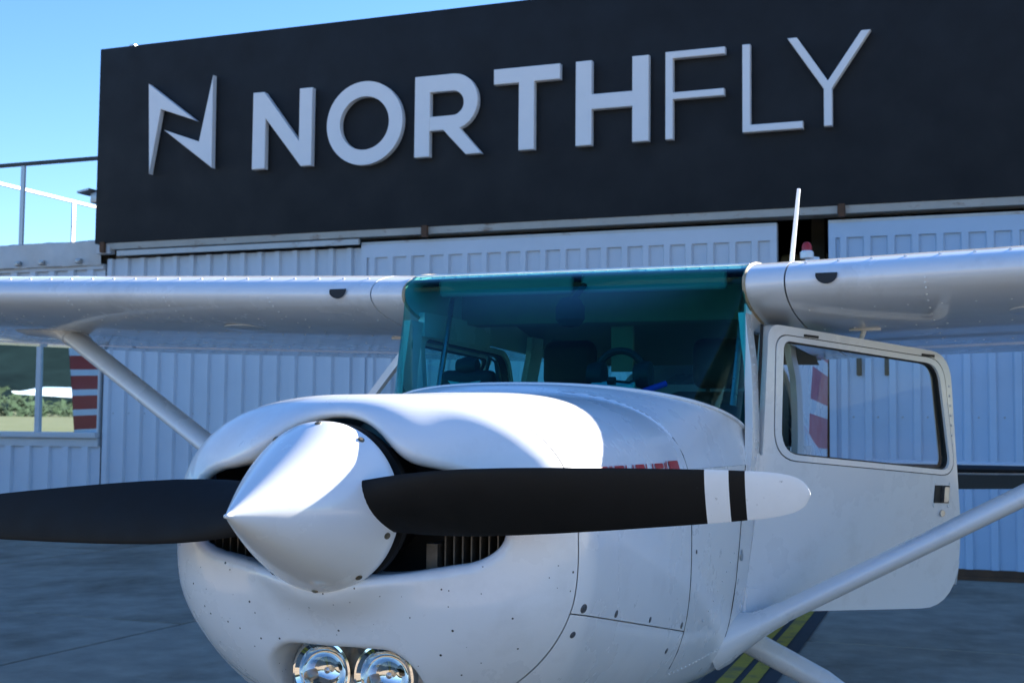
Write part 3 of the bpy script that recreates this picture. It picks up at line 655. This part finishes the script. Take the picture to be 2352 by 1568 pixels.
for s in (-1, 1):
    loft_closed([wing_sec(x, s, 0, 1, NP) for x in (.553, .668)]).build("wing_root_fairing", M['wing'], AC, True, 40)
    wg = loft_closed([wing_sec(x, s, 0, .745, NP) for x in (.673, 1.2, 1.9, 2.55, 3.3, 4.2, 5.0, 5.3)]).build("wing", M['wing'], AC, True, 40)
    # rounded tip
    tips = [wing_sec(5.303 + .2 * math.sin(t), s, 0, 1, NP) for t in np.linspace(0, math.pi / 2, 6)]
    tt = []
    for k, t in enumerate(np.linspace(0, math.pi / 2, 6)):
        A = np.array(tips[k]); c = A.mean(0); f = math.cos(t) * .96 + .04; A[:, 2] = c[2] + (A[:, 2] - c[2]) * f; tt.append(A.tolist())
    loft_closed(tt).build("wing_tip", M['wing'], wg, True, 50)
    loft_closed([wing_sec(x, s, .755, 1, NP) for x in (.675, 1.5, 2.55)]).build("flap", M['wing'], wg, True, 40)
    loft_closed([wing_sec(x, s, .755, 1, NP) for x in (2.57, 3.9, 5.29)]).build("aileron", M['wing'], wg, True, 40)
    MB().tube([wing_sec(.552, s, 0, .2, 60)[k] for k in range(0, len(wing_sec(.552, s, 0, .2, 60)), 2)], .0055, 6).build("root_sealant", M['sealant'], wg)
    # rivets: rows along the span on both faces and down the ribs near the root
    rv = MB()
    def riv(x, u, upper, r=.0042, h=.0026):
        p = wing_pt(x, s, u, upper); q = wing_pt(x, s, u + .01, upper) - wing_pt(x, s, max(0, u - .01), upper); n = Vector((0, -q.z, q.y)); n = n if upper else -n; rv.dome(p, n, r, h)
    for x in np.arange(.72, 3.3, .094):
        riv(x, .045, True, .006, .0055); riv(x, .28, True)
        for u in (.10, .30, .62): riv(x, u, False)
    for x in (1.06, 1.48, 1.9, 2.3, 2.7):
        for u in (.004, .012, .025, .05, .08, .13, .18, .25, .36, .45, .55): riv(x, u, False)
    tag(rv.build("wing_rivets", M['wing'], wg), kind="stuff")
    # cabin air vent: half-round dark mouth in the leading edge
    vx = .79; vp = []
    V = []; k = 14
    pts = [(-.031, .010)] + [(-.031 + .062 * t, .010) for t in np.linspace(.15, .85, 5)] + [(.031, .010)] + [(.031 * math.cos(a), .004 - .026 * math.sin(a)) for a in np.linspace(.1, math.pi - .1, 10)]
    def le_y(z):  # leading edge surface depth at height z, near the vent
        best = min((wing_pt(vx, s, u, up_) for u in np.linspace(0, .04, 60) for up_ in (True, False)), key=lambda p: abs(p.z - z)); return best.y
    cz = LEZ + .012
    outl = [(vx * s + a, le_y(cz + b) - .007, cz + b) for a, b in pts]
    mb = MB(); n = len(outl); ctr = np.mean(outl, 0)
    inner = [tuple(np.array(p) * .94 + ctr * .06 + np.array((0, .001, 0))) for p in outl]; deep = [(p[0], p[1] + .0005, p[2]) for p in inner]
    mb.V = outl + inner + deep; mb.F = [(i, (i + 1) % n, n + (i + 1) % n, n + i) for i in range(n)] + [(n + i, n + (i + 1) % n, 2 * n + (i + 1) % n, 2 * n + i) for i in range(n)] + [tuple(2 * n + i for i in range(n))]
    mb.build("air_vent", M['black'], wg, True, 40)
    # round inspection plate under the wing and drain masts
    p = wing_pt(1.35, s, .2, False); q = wing_pt(1.35, s, .24, False) - p; q.normalize(); nn = Vector((0, q.z, -q.y))
    mb = MB(); V = []
    for rr, hh in ((.075, 0), (.075, .003), (.068, .004)): V += [(p + Vector((math.cos(a) * rr, 0, 0)) + q * math.sin(a) * rr + nn * hh)[:] for a in np.linspace(0, 2 * math.pi, 28, endpoint=False)]
    mb.add(V, [(j * 28 + i, j * 28 + (i + 1) % 28, (j + 1) * 28 + (i + 1) % 28, (j + 1) * 28 + i) for j in range(2) for i in range(28)] + [tuple(56 + i for i in range(28))]); mb.build("inspection_plate", M['wing'], wg, True, 40)
    for (x, u) in ((.84 if s > 0 else .80, .33),):
        p = wing_pt(x, s, u, False); mb = MB()
        mb.tube([p + Vector((0, 0, .005)), p + Vector((-.012 * s, -.005, -.035)), p + Vector((-.02 * s, -.01, -.06))], [.009, .008, .006], 8)
        mb.bbox((p.x - .05, p.y - .012, p.z - .006), (p.x + .05, p.y + .02, p.z + .006), .004); mb.build("tank_vent_mast", M['wing'], wg)
    # lift strut with end fairings
    A = Vector((s * .515, 1.575, .80)); B = Vector((s * 2.475, 2.10, 1.835)); d = (B - A); ln = d.length; d.normalize()
    fw = Vector((0, -1, 0)); fw = (fw - d * fw.dot(d)).normalized(); upv = d.cross(fw).normalized()
    def oval_ring(t, ch, thk, off=0, n=22):
        c = A + d * (t * ln); out = []
        for a in np.linspace(0, 2 * math.pi, n, endpoint=False):
            u = math.cos(a); out.append((c + fw * (ch * .5 * (u if u > 0 else u * 1.35) + off) + upv * (thk * .5 * math.sin(a)))[:])
        return out
    stt = loft_closed([oval_ring(t, .118, .061) for t in np.linspace(.055, .945, 10)]).build("lift_strut", M['paint'], AC, True, 50)
    def root_ring(ch, thk, xs_):
        return [tuple(Vector(p) - d * ((p[0] * s - xs_) / (d.x * s))) for p in oval_ring(.0, ch, thk)]
    loft_closed([root_ring(.24, .135, .470), root_ring(.235, .130, .500), root_ring(.21, .112, .520)] + [oval_ring(t, c_, h_, o_) for t, c_, h_, o_ in ((.030, .150, .080, 0), (.050, .132, .069, 0), (.066, .124, .065, 0))]).build("strut_fairing", M['paint'], stt, True, 50)
    loft_closed([oval_ring(t, c_, h_, o_) for t, c_, h_, o_ in ((.915, .130, .070, 0), (.94, .14, .075, 0), (.965, .20, .10, .01), (.985, .29, .14, .02), (1.01, .40, .19, .03))]).build("strut_fairing", M['paint'], stt, True, 50)
    # main gear leg, wheel
    lg = MB().tube([(s * .40, 2.02, .745), (s * .70, 2.03, .60), (s * 1.0, 2.04, .40), (s * 1.20, 2.05, .25)], [.042, .04, .034, .028], 16).build("gear_leg", M['paint'], AC)
    wh = MB().lathe([(-.075, .10), (-.085, .14), (-.07, .195), (-.03, .212), (.03, .212), (.07, .195), (.085, .14), (.075, .10)], (s * 1.29, 2.05, .212), 'x', 40).build("wheel", M['black'], AC)
    MB().lathe([(-.07, .10), (-.04, .09), (-.045, .03), (-.07, .0)], (s * 1.29, 2.05, .212), 'x', 28).lathe([(.07, .10), (.04, .09), (.045, .03), (.07, .0)], (s * 1.29, 2.05, .212), 'x', 28).tube([(s * 1.18, 2.05, .212), (s * 1.30, 2.05, .212)], .02, 10).build("rim", M['galv'], wh)
# nose gear
ng = MB().tube([(0, .62, .74), (0, .56, .45)], .035, 14).tube([(0, .56, .46), (0, .54, .36)], .024, 12).build("nose_gear", M['paint'], AC)
MB().tube([(-.09, .53, .175), (-.09, .535, .33), (-.03, .54, .37), (.03, .54, .37), (.09, .535, .33), (.09, .53, .175)], .013, 8).tube([(-.1, .53, .175), (.1, .53, .175)], .01, 8).build("fork", M['steel'], ng)
wh = MB().lathe([(-.055, .08), (-.065, .12), (-.05, .16), (-.02, .175), (.02, .175), (.05, .16), (.065, .12), (.055, .08)], (0, .53, .175), 'x', 36).build("wheel", M['black'], AC)
MB().lathe([(-.05, .08), (-.03, .07), (-.045, .0)], (0, .53, .175), 'x', 24).lathe([(.05, .08), (.03, .07), (.045, .0)], (0, .53, .175), 'x', 24).build("rim", M['galv'], wh)
# ---- cabin roof (upper airfoil skin) and headliner
def roof_grid(off, u0, u1, xw):
    return [[tuple(wing_pt(.55, 1, u, True) + Vector((x - .55 , 0, -off - .004 * (x / .55) ** 2))) for x in np.linspace(-xw, xw, 13)] for u in np.linspace(u0, u1, 20)]
MB().grid(roof_grid(.0, .045, 1.0, .5525)).build("cabin_roof", M['wing'], AC)
MB().grid(roof_grid(.035, .07, .97, .55)).build("headliner", M['beige'], AC)
rv = MB()
for x in np.linspace(-.53, .53, 26): rv.dome(wing_pt(.55, 1, .05, True) + Vector((x - .55, 0, -.0005)), (0, -.3, 1), .005, .005)
tag(rv.build("roof_rivets", M['wing'], AC), kind="stuff")
MB().box((-.552, 1.98, 1.765), (.552, 2.10, 1.90)).build("spar_cover", M['beige'], AC, False)
# ---- windshield glass, wrapped over the leading edge
def ws(u, v):
    b = ws_base(u); a = abs(u)
    if v <= .8:
        k = v / .8; T = Vector((.552 * math.copysign(math.sin(a * math.pi / 2) ** .8, u), LEY + .0 + .012 * a ** 4, LEZ + .005)); p = b.lerp(T, k)
        bul = math.sin(math.pi * k); p.y -= .030 * bul * (1 - a ** 3); p.z += .016 * bul * (1 - a ** 3); p.x += .006 * bul * u
        return p
    k = (v - .8) / .2; q = wing_pt(.55, 1, .052 * k ** 1.6, True); x = .552 * math.copysign(math.sin(a * math.pi / 2) ** .8, u)
    return Vector((x, q.y - .004 * math.sin(math.pi * min(1, k + .3)) + .012 * a ** 4 * (1 - k), q.z + .004 * (1 if k > 0 else 0) + .005 * (1 - k)))
MB().grid([[ws(u, v)[:] for u in np.linspace(-1, 1, 61)] for v in np.r_[np.linspace(0, .8, 25), np.linspace(.8, 1, 12)[1:]]]).build("windshield", M['tint'], AC)
MB().tube([(ws(u, 1.0) + Vector((0, .004, .003)))[:] for u in np.linspace(-1, 1, 31)], .004, 6).build("windshield_top_strip", M['wing'], AC)
# ---- posts, rear cabin frame
for s in (-1, 1):
    def post(y0, y1, z0, z1, lean=0, w=.022, y0t=None, y1t=None):
        y0t = y0 if y0t is None else y0t; y1t = y1 if y1t is None else y1t; V = []
        for k in np.linspace(0, 1, 7):
            z = z0 + (z1 - z0) * k; a, b = y0 + (y0t - y0) * k, y1 + (y1t - y1) * k
            xo = side_x(max(1.6, (a + b) / 2), min(z, 1.70)) + .001
            V += [(s * xo, a, z), (s * xo, b, z), (s * (xo - w), b, z), (s * (xo - w), a, z)]
        F = [(4 * i + k, 4 * i + (k + 1) % 4, 4 * i + 4 + (k + 1) % 4, 4 * i + 4 + k) for i in range(6) for k in range(4)]; return MB().add(V, F)
    post(1.50, 1.615, 1.28, 1.745, y0t=1.515).build("front_post", M['paint'], AC, True, 40)
    post(2.55, 2.68, 1.28, 1.76).build("door_post", M['paint'], AC, True, 40)
    post(3.22, 3.44, 1.28, 1.80, y0t=3.02, y1t=3.14).build("rear_post", M['paint'], AC, True, 40)
    post(2.68, 3.25, 1.28, 1.34).build("window_sill", M['paint'], AC, True, 40)
    post(1.62, 2.2, 1.70, 1.78).build("cabin_top_rail", M['paint'], AC, True, 40)
    V = [(s * (side_x(y, z) - .006), y, z) for y, z in ((2.68, 1.33), (3.24, 1.33), (3.06, 1.76), (2.68, 1.76))]; mk("rear_side_window", V, [(0, 1, 2, 3)], M['sidetint'], AC, False)
rw = [[((.44 - .05 * k) * t, 3.06 + .36 * k, (1.82 - .10 * k) - .05 * abs(t) ** 3) for t in np.linspace(-1, 1, 13)] for k in np.linspace(0, 1, 5)]
MB().grid(rw).build("rear_window", M['sidetint'], AC)
# ---- cabin interior
MB().box((-.36, .99, .80), (.36, 3.3, .82)).build("cabin_floor", M['trim'], AC, False)
for s in (-1, 1):
    sidew = [[(s * (side_x(y, z) - .03), y, z) for z in np.linspace(.82, 1.29, 6)] for y in (([.97, 1.3, 1.6] if s > 0 else [.97, 1.3, 1.6, 2.0, 2.56]) )]
    MB().grid(sidew).build("side_trim", M['trim'], AC)
    MB().grid([[(s * (side_x(y, z) - .03), y, z) for z in np.linspace(.86, 1.29, 6)] for y in (2.58, 3.0, 3.35)]).build("side_trim", M['trim'], AC)
G = [[(x, 1.10 + .47 * k + .40 * (abs(x) / .53) ** 2.2 * (1 - k), 1.506 - .11 * (abs(x) / .53) ** 2.1 * (1 - .55 * k) - .010 + .022 * k) for x in np.linspace(-.53, .53, 19)] for k in np.linspace(0, 1, 6)]
MB().grid(G).build("glareshield", M['glare'], AC)
MB().box((-.52, 1.50, 1.02), (.52, 1.56, 1.40)).build("instrument_panel", M['glare'], AC, False)
MB().grid([[(x, 3.36, z) for x in np.linspace(-.38, .38, 3)] for z in (.8, 1.2, 1.60)]).build("rear_bulkhead", M['beige'], AC)
MB().lathe([(-.045, .0), (-.04, .03), (-.02, .045), (.02, .045), (.045, .03), (.05, 0)], (.012, 1.515, 1.755), 'z', 24).tube([(.01, 1.515, 1.78), (.03, 1.60, 1.85)], .009, 8).build("compass", M['glare'], AC)
for s in (-1, 1):
    MB().bbox((s * .245 - .225, 1.60, 1.826), (s * .245 + .235, 1.612, 1.888), .012).build("sun_visor", M['visor'], AC)
    st_ = MB().bbox((s * .29 - .21, 1.95, 1.02), (s * .29 + .21, 2.42, 1.14), .04).build("seat", M['seat'], AC)
    MB().bbox((s * .29 - .20, 2.36, 1.08), (s * .29 + .20, 2.47, 1.54), .045).build("seat_back", M['seat'], st_)
    MB().bbox((s * .29 - .105, 2.38, 1.55), (s * .29 + .105, 2.46, 1.735), .038).tube([(s * .29 - .05, 2.42, 1.48), (s * .29 - .05, 2.42, 1.56)], .008, 6).tube([(s * .29 + .05, 2.42, 1.48), (s * .29 + .05, 2.42, 1.56)], .008, 6).build("headrest", M['seat'], st_)
    MB().box((s * .29 - .18, 2.0, .80), (s * .29 - .14, 2.4, 1.02)).box((s * .29 + .14, 2.0, .80), (s * .29 + .18, 2.4, 1.02)).build("seat_rail", M['dark'], st_, False)
    yk = MB().tube([(s * .29, 1.56, 1.28), (s * .29, 1.72, 1.28)], .012, 8).tube([(s * .29 - .12, 1.73, 1.36), (s * .29 - .12, 1.73, 1.27), (s * .29, 1.72, 1.25), (s * .29 + .12, 1.73, 1.27), (s * .29 + .12, 1.73, 1.36)], .014, 8); yk.build("control_yoke", M['black'], AC)
    # belt / strut tube inside the windscreen corner
    MB().tube([(s * .49, 1.60, 1.38), (s * .50, 1.78, 1.84)], .010, 8).build("cabin_brace_tube", M['steel'], AC)
MB().bbox((-.44, 2.70, .95), (.44, 3.1, 1.08), .05).bbox((-.40, 3.08, 1.0), (.40, 3.19, 1.40), .05).build("rear_bench", M['seat'], AC)
oc = MB().bbox((.05, 2.14, 1.79), (.25, 2.30, 1.855), .012).build("overhead_console", M['beige'], AC); MB().bbox((.11, 2.134, 1.805), (.19, 2.142, 1.84), .002).build("red_placard", M['red'], oc)
MB().bbox((-.03, 2.09, 1.60), (.05, 2.11, 1.76), .004).build("checklist_card", M['beige'], AC)
# ---- open left door, hinged at its front edge
TH = math.radians(36); H0 = Vector((.52, 1.62, .93)); da = Vector((.055, 0, .81)).normalized(); dd = Vector((math.sin(TH), math.cos(TH), 0)); dd = (dd - da * dd.dot(da)).normalized(); dn = da.cross(dd)  # dn points inwards
if dn.dot(Vector((1, -1, 0))) > 0: pass
OUT = Vector((math.cos(TH), -math.sin(TH), 0)); OUT = (OUT - da * OUT.dot(da) - dd * OUT.dot(dd)).normalized()
def door(s, wopen, opened):
    """door skin with a window opening; s mirrors it; wopen swings the window out on its top hinge"""
    ODd, OOUT = (dd, OUT) if opened else (Vector((0, 1, 0)), Vector((.99, 0, -.07)).normalized())
    def P(a, b, o=0.0):
        bow = (.016 * (1 - ((b - .36) / .45) ** 2)) if o >= 0 else .0
        p = H0 + ODd * a + da * b + OOUT * (o + max(0, bow) * 1.0); return (s * p.x, p.y, p.z)
    outer = rounded([(.022, .795), (.845, .768), (.955, .12), (.945, -.078), (-.008, -.068), (.018, .36)], [.05, .09, .12, .16, .02, .10], 8)
    fro = rounded([(.05, .768), (.815, .748), (.897, .36), (.06, .388)], [.055, .075, .07, .10], 8)
    gla = rounded([(.085, .748), (.790, .728), (.872, .380), (.090, .408)], [.03, .06, .05, .08], 8)
    # skin: fill between outline and window hole with a bmesh triangulation
    bm = bmesh.new()
    def loop(pts, o): 
        vs = [bm.verts.new(P(a, b, o)) for a, b in pts]; return [bm.edges.new((vs[i], vs[(i + 1) % len(vs)])) for i in range(len(vs))], vs
    e0, v0 = loop(outer, .018); e1_, v1 = loop(fro, .018)
    bmesh.ops.triangle_fill(bm, edges=e0 + e1_, use_beauty=True)
    eb, vb = loop(outer, -.018)
    for i in range(len(v0)): bm.faces.new((v0[i], v0[(i + 1) % len(v0)], vb[(i + 1) % len(v0)], vb[i]))
    bmesh.ops.triangle_fill(bm, edges=eb + loop(fro, -.018)[0], use_beauty=True)
    bmesh.ops.recalc_face_normals(bm, faces=bm.faces)
    me = bpy.data.meshes.new("cabin_door"); bm.to_mesh(me); bm.free(); me.materials.append(M['paint']); me.shade_smooth(); me.set_sharp_from_angle(angle=math.radians(25))
    o = bpy.data.objects.new("cabin_door", me); COL.objects.link(o); o.parent = AC
    # window frame set in the hole, thin dark gap round it
    def PW(a, b, of=0.0):
        if not wopen: return P(a, b, of)
        hgt = .772; t = math.radians(44); q = H0 + ODd * a + da * (hgt - (hgt - b) * math.cos(t)) + OOUT * (of + .02 + (hgt - b) * math.sin(t)); return (s * q.x, q.y, q.z)
    fo2 = [(.47 + (a - .47) * .991, .57 + (b - .57) * .985) for a, b in fro]
    wf_ = MB().ring(fo2, gla, lambda a, b: PW(a, b, .0195), lambda a, b: PW(a, b, -.012)).build("door_window_frame", M['paint'], o, True, 35)
    mk("door_window", [PW(a, b, .004) for a, b in gla], [tuple(range(len(gla)))], M['clear'], o, False)
    MB().ring(gla, [(.48 + (a - .48) * .986, .565 + (b - .565) * .975) for a, b in gla], lambda a, b: PW(a, b, .010), lambda a, b: PW(a, b, -.004)).build("window_gasket", M['dark'], o, True, 35)
    MB().ring([(.47 + (a - .47) * 1.004, .57 + (b - .57) * 1.008) for a, b in fro], fo2, lambda a, b: P(a, b, .011), lambda a, b: P(a, b, -.01)).build("frame_gap", M['dark'], o, True, 35)
    # handle recess, lever, lock
    h = [(.80, .272), (.872, .272), (.872, .330), (.80, .330)]
    MB().prism(h, lambda a, b: P(a, b, .0195), lambda a, b: P(a, b, .005)).build("handle_recess", M['black'], o, False)
    MB().prism([(.835, .276), (.858, .276), (.858, .326), (.835, .326)], lambda a, b: P(a, b, .030), lambda a, b: P(a, b, .012)).build("door_handle", M['steel'], o, False)
    for (a, b) in ((.80, .262), (.872, .262), (.80, .338), (.872, .338)): mb = MB(); p = Vector(P(a, b, .018)); mb.dome(p, Vector((OOUT.x * s, OOUT.y, OOUT.z)), .005, .003); mb.build("handle_rivet", M['paint'], o)
    p = Vector(P(.843, .238, .018)); nn_ = Vector((OOUT.x * s, OOUT.y, OOUT.z)); MB().tube([p - nn_ * .004, p + nn_ * .004], .0115, 14).build("door_lock", M['steel'], o)
    for b in (.365, -.03):
        MB().prism(rounded([(-.012, b - .035), (.03, b - .035), (.11, b - .024), (.11, b + .022), (.03, b + .035), (-.012, b + .035)], .008, 3), lambda a, c: P(a, c, .0225), lambda a, c: P(a, c, .012)).build("door_hinge", M['paint'], o)
        p0, p1 = Vector(P(-.008, b - .04, .022)), Vector(P(-.008, b + .04, .022)); MB().tube([p0, p1], .008, 8).build("hinge_pin", M['paint'], o)
    MB().tube([P(-.014 + .026 * max(0, b) , b, .006) for b in np.linspace(-.06, .79, 8)], .005, 6).build("door_gap_strip", M['black'], o)  # black strip painted in for the shaded gap along the hinge line
    # small window hinges on the top edge
    for a in (.2, .74): MB().prism([(a - .03, .772 - .03 * a), (a + .03, .772 - .03 * a), (a + .03, .780 - .03 * a), (a - .03, .780 - .03 * a)], lambda x, y: P(x, y, .022), lambda x, y: P(x, y, .015)).build("window_hinge", M['dark'], o, False)
    if wopen:
        pa, pb = Vector(PW(.12, .43, .0)), Vector(PW(.12, .50, .0)); MB().tube([pa, pb], .012, 8).build("window_latch", M['black'], o)
    # row of small dents and chipped rivets on the rear edge
    rv = MB()
    for b in np.linspace(.40, .66, 9): p = Vector(P(.925 - .14 * max(0, b - .12) , b, .018)); rv.dome(p, nn_, .005, .003)
    tag(rv.build("door_rivets", M['paint'], o), kind="stuff")
    return o
door(1, False, True); door(-1, True, False)
# hinge-line rivets on the front post and fuselage skin
rv = MB()
for z in np.linspace(1.32, 1.70, 15): rv.dome((side_x(1.6, z) + .0015, 1.555, z), (1, 0, 0), .0045, .003)
for k in range(22): Y = .99 + .03 * k; rv.dome((side_x(Y, .78) * 1.001, Y, .78), (1, 0, -.5), .0035, .0025)
for k in range(10): rv.dome((side_x(1.12 + .04 * k, .90 + .022 * k) + .001, 1.12 + .04 * k, .90 + .022 * k), (1, 0, 0), .0035, .0025)
tag(rv.build("skin_rivets", M['paint'], AC), kind="stuff")
for pts in ([(side_x(1.46, z) , 1.46, z) for z in np.linspace(.80, 1.30, 12)], [(side_x(.955, z), .955, z) for z in np.linspace(.80, 1.38, 14)]):
    MB().tube([(x + .0002, y, z) for x, y, z in pts], .0016, 5).build("skin_seam", M['dark'], AC)
x_ = side_x(1.50, 1.04); MB().tube([(x_ - .004, 1.50, 1.04), (x_ + .003, 1.50, 1.04)], .017, 16).build("static_port", M['steel'], AC)
# small wire handle on the deck
MB().tube([(.395, 1.14, 1.425), (.415, 1.16, 1.452), (.455, 1.28, 1.447), (.465, 1.31, 1.42)], .004, 6).build("deck_handle", M['paint'], AC)
# VHF aerial on the roof
MB().tube([(.575, 2.2, 1.92), (.60, 2.24, 2.235)], [.009, .0065], 8).build("whip_aerial", M['paint'], AC)
# ---- fin, rudder with red and white bands, tailplane
def slabfoil(outline, thick, name, m, parent, y_or='x'):
    """thin symmetric surface: outline in (Y, z); thicker in the middle"""
    A = outline; n = len(A); c = np.mean(A, 0); B = [tuple(np.array(p) * .80 + c * .20) for p in A]
    V = [(0, *p) for p in A] + [(thick, *p) for p in B] + [(-thick, *p) for p in B]
    F = [(i, (i + 1) % n, n + (i + 1) % n, n + i) for i in range(n)] + [(2 * n + i, 2 * n + (i + 1) % n, (i + 1) % n, i) for i in range(n)] + [tuple(n + i for i in range(n)), tuple(2 * n + i for i in range(n))[::-1]]
    return mk(name, V, F, m, parent, False)
fin_o = [(4.6, 1.56), (5.5, 1.72), (6.38, 2.52), (6.66, 2.56), (6.62, 2.0), (6.30, 1.24), (5.6, 1.40)]
fin = slabfoil(fin_o, .045, "vertical_fin", M['paint'], AC)
bands = [1.18, 1.275, 1.49, 1.585, 1.80, 1.895, 2.11, 2.205, 2.42, 2.56]
def rx(z): return np.interp(z, [1.18, 1.5, 1.9, 2.56], [6.14, 6.22, 6.42, 6.68])
def tx(z): return np.interp(z, [1.18, 1.9, 2.56], [7.38, 7.46, 7.55])
rd = None
for k in range(len(bands) - 1):
    z0, z1 = bands[k], bands[k + 1]; V = []; sl_ = .03
    for z in (z0, z1):
        V += [(0, rx(z) + .006, z + sl_), (.046, rx(z) + .06, z + sl_ * .9), (.006, tx(z), z), (-.006, tx(z), z), (-.046, rx(z) + .06, z + sl_ * .9)]
    F = [(i, (i + 1) % 5, 5 + (i + 1) % 5, 5 + i) for i in range(5)] + [(4, 3, 2, 1, 0), (5, 6, 7, 8, 9)]
    m = M['red'] if k % 2 == 1 else M['paint']
    o = mk("rudder" if rd is None else "rudder_band", V, F, m, AC if rd is None else rd, False); rd = rd or o
bo = MB().lathe([(-.02, .045), (.02, .045), (.03, .035)], (0, 6.50, 2.57), 'z', 20).build("beacon_base", M['paint'], fin)
MB().lathe([(0.03, .034), (.06, .034), (.085, .022), (.092, .0)], (0, 6.50, 2.57), 'z', 20).build("beacon_lens", M['red'], fin)
def tail_sec(s, x, y0, c, u0, u1, droop=0, t=.10):
    xs, yu, yl = naca(c, 24, t=t, m=0.0); k = (xs >= u0 * c - 1e-9) & (xs <= u1 * c + 1e-9)
    P = list(zip(xs[k][::-1], yu[k][::-1])) + list(zip(xs[k][1 if u0 == 0 else 0:], yl[k][1 if u0 == 0 else 0:])); out = []
    for a, b in P:
        da_ = a - u0 * c; a2 = u0 * c + da_ * math.cos(droop) + b * math.sin(droop) if droop else a; b2 = b * math.cos(droop) - da_ * math.sin(droop) if droop else b
        out.append((s * x, y0 + a2, 1.175 + b2))
    return out
TP = ((.08, 6.25, 1.0), (.6, 6.33, .92), (1.2, 6.42, .83), (1.62, 6.50, .74), (1.70, 6.58, .60))
for s in (-1, 1):
    tp = loft_closed([tail_sec(s, x, y0, c, .05, .57) for x, y0, c in TP]).build("tailplane", M['paint'], AC, True, 40)
    loft_closed([tail_sec(s, x, y0, c * 1.002, 0, .06, t=.104) for x, y0, c in TP]).build("black_leading_edge", M['black'], tp, True, 60)  # black strip along the tailplane's front edge
    loft_closed([tail_sec(s, x, y0, c, .585, 1, math.radians(26)) for x, y0, c in TP]).build("elevator", M['elev'], tp, True, 40)

# ---- loose things in the cockpit
hs = thing("pilot_headset", (.19, 1.44, 1.505), "black pilot headset lying on the glareshield behind the windshield", "headset")
hd = MB().tube([(.072 * math.cos(a), 0.02, .060 + .068 * math.sin(a)) for a in np.linspace(-.2, math.pi + .2, 20)], .011, 8); hd.build("headband", M['black'], hs)
for x in (-.072, .072): MB().lathe([(-.028, .0), (-.026, .034), (0, .043), (.022, .040), (.026, .0)], (x, .02, .055), 'x', 20).build("ear_cup", M['black'], hs)
MB().tube([(.072, .0, .05), (.05, -.06, .03), (.0, -.075, .035)], .004, 6).lathe([(-.012, .0), (-.01, .012), (.012, .012), (.014, 0)], (0, -.075, .035), 'x', 10).build("microphone", M['black'], hs)
bgo = thing("flight_bag", (-.29, 1.43, 1.492), "small black flight bag with winged badge on the right side glareshield", "bag")
MB().bbox((-.085, -.03, 0), (.085, .04, .085), .02).lathe([(-.04, 0), (-.035, .025), (0, .035), (.03, .025), (.035, 0)], (-.0, .0, .095), 'x', 16).tube([(.06, 0, .08), (.07, 0, .125), (.09, 0, .11), (.10, .0, .05), (.13, -.01, .03), (.12, .0, .005)], .006, 6).build("bag_body", M['black'], bgo)
MB().prism([(-.055, .052), (-.015, .046), (.015, .046), (.055, .052), (.035, .030), (-.035, .030)], lambda a, b: (a, -.0335, b), lambda a, b: (a, -.029, b)).build("wing_badge", M['paper'], bgo, False)
tag(MB().prism([(0, 0), (.13, .02), (.12, .10), (-.01, .08)], lambda a, b: (.12 + a, 1.36 + b, 1.524 + .2 * b), lambda a, b: (.12 + a, 1.36 + b, 1.505 + .2 * b)).build("paper_sheet", M['paper'], None, False), "white folded paper lying beside the headset on the glareshield", "paper")
tag(MB().prism([(0, 0), (.10, -.03), (.13, .05), (.03, .07)], lambda a, b: (.28 + a, 1.38 + b, 1.502 - .2 * a), lambda a, b: (.28 + a, 1.38 + b, 1.494 - .2 * a)).build("paper_sheet", M['paper'], None, False), "white card on the glareshield corner next to the blue pen", "paper")
tag(MB().tube([(.27, 1.42, 1.51), (.33, 1.46, 1.535)], .009, 8).build("marker_pen", M['bluep'], None), "blue marker pen propped on papers behind the windshield", "pen")

# ---- the neighbouring aircraft of the same type, seen mirrored in the annex window
def copy_tree(o, parent=None):
    c = o.copy(); COL.objects.link(c); c.parent = parent
    for ch in list(o.children):
        copy_tree(ch, c)
    return c
A2 = copy_tree(AC); A2.location = (-12.4, .6, 0)
tag(A2, "second white aircraft with striped rudder, seen mirrored in the annex window", "aircraft", "parked light aircraft")
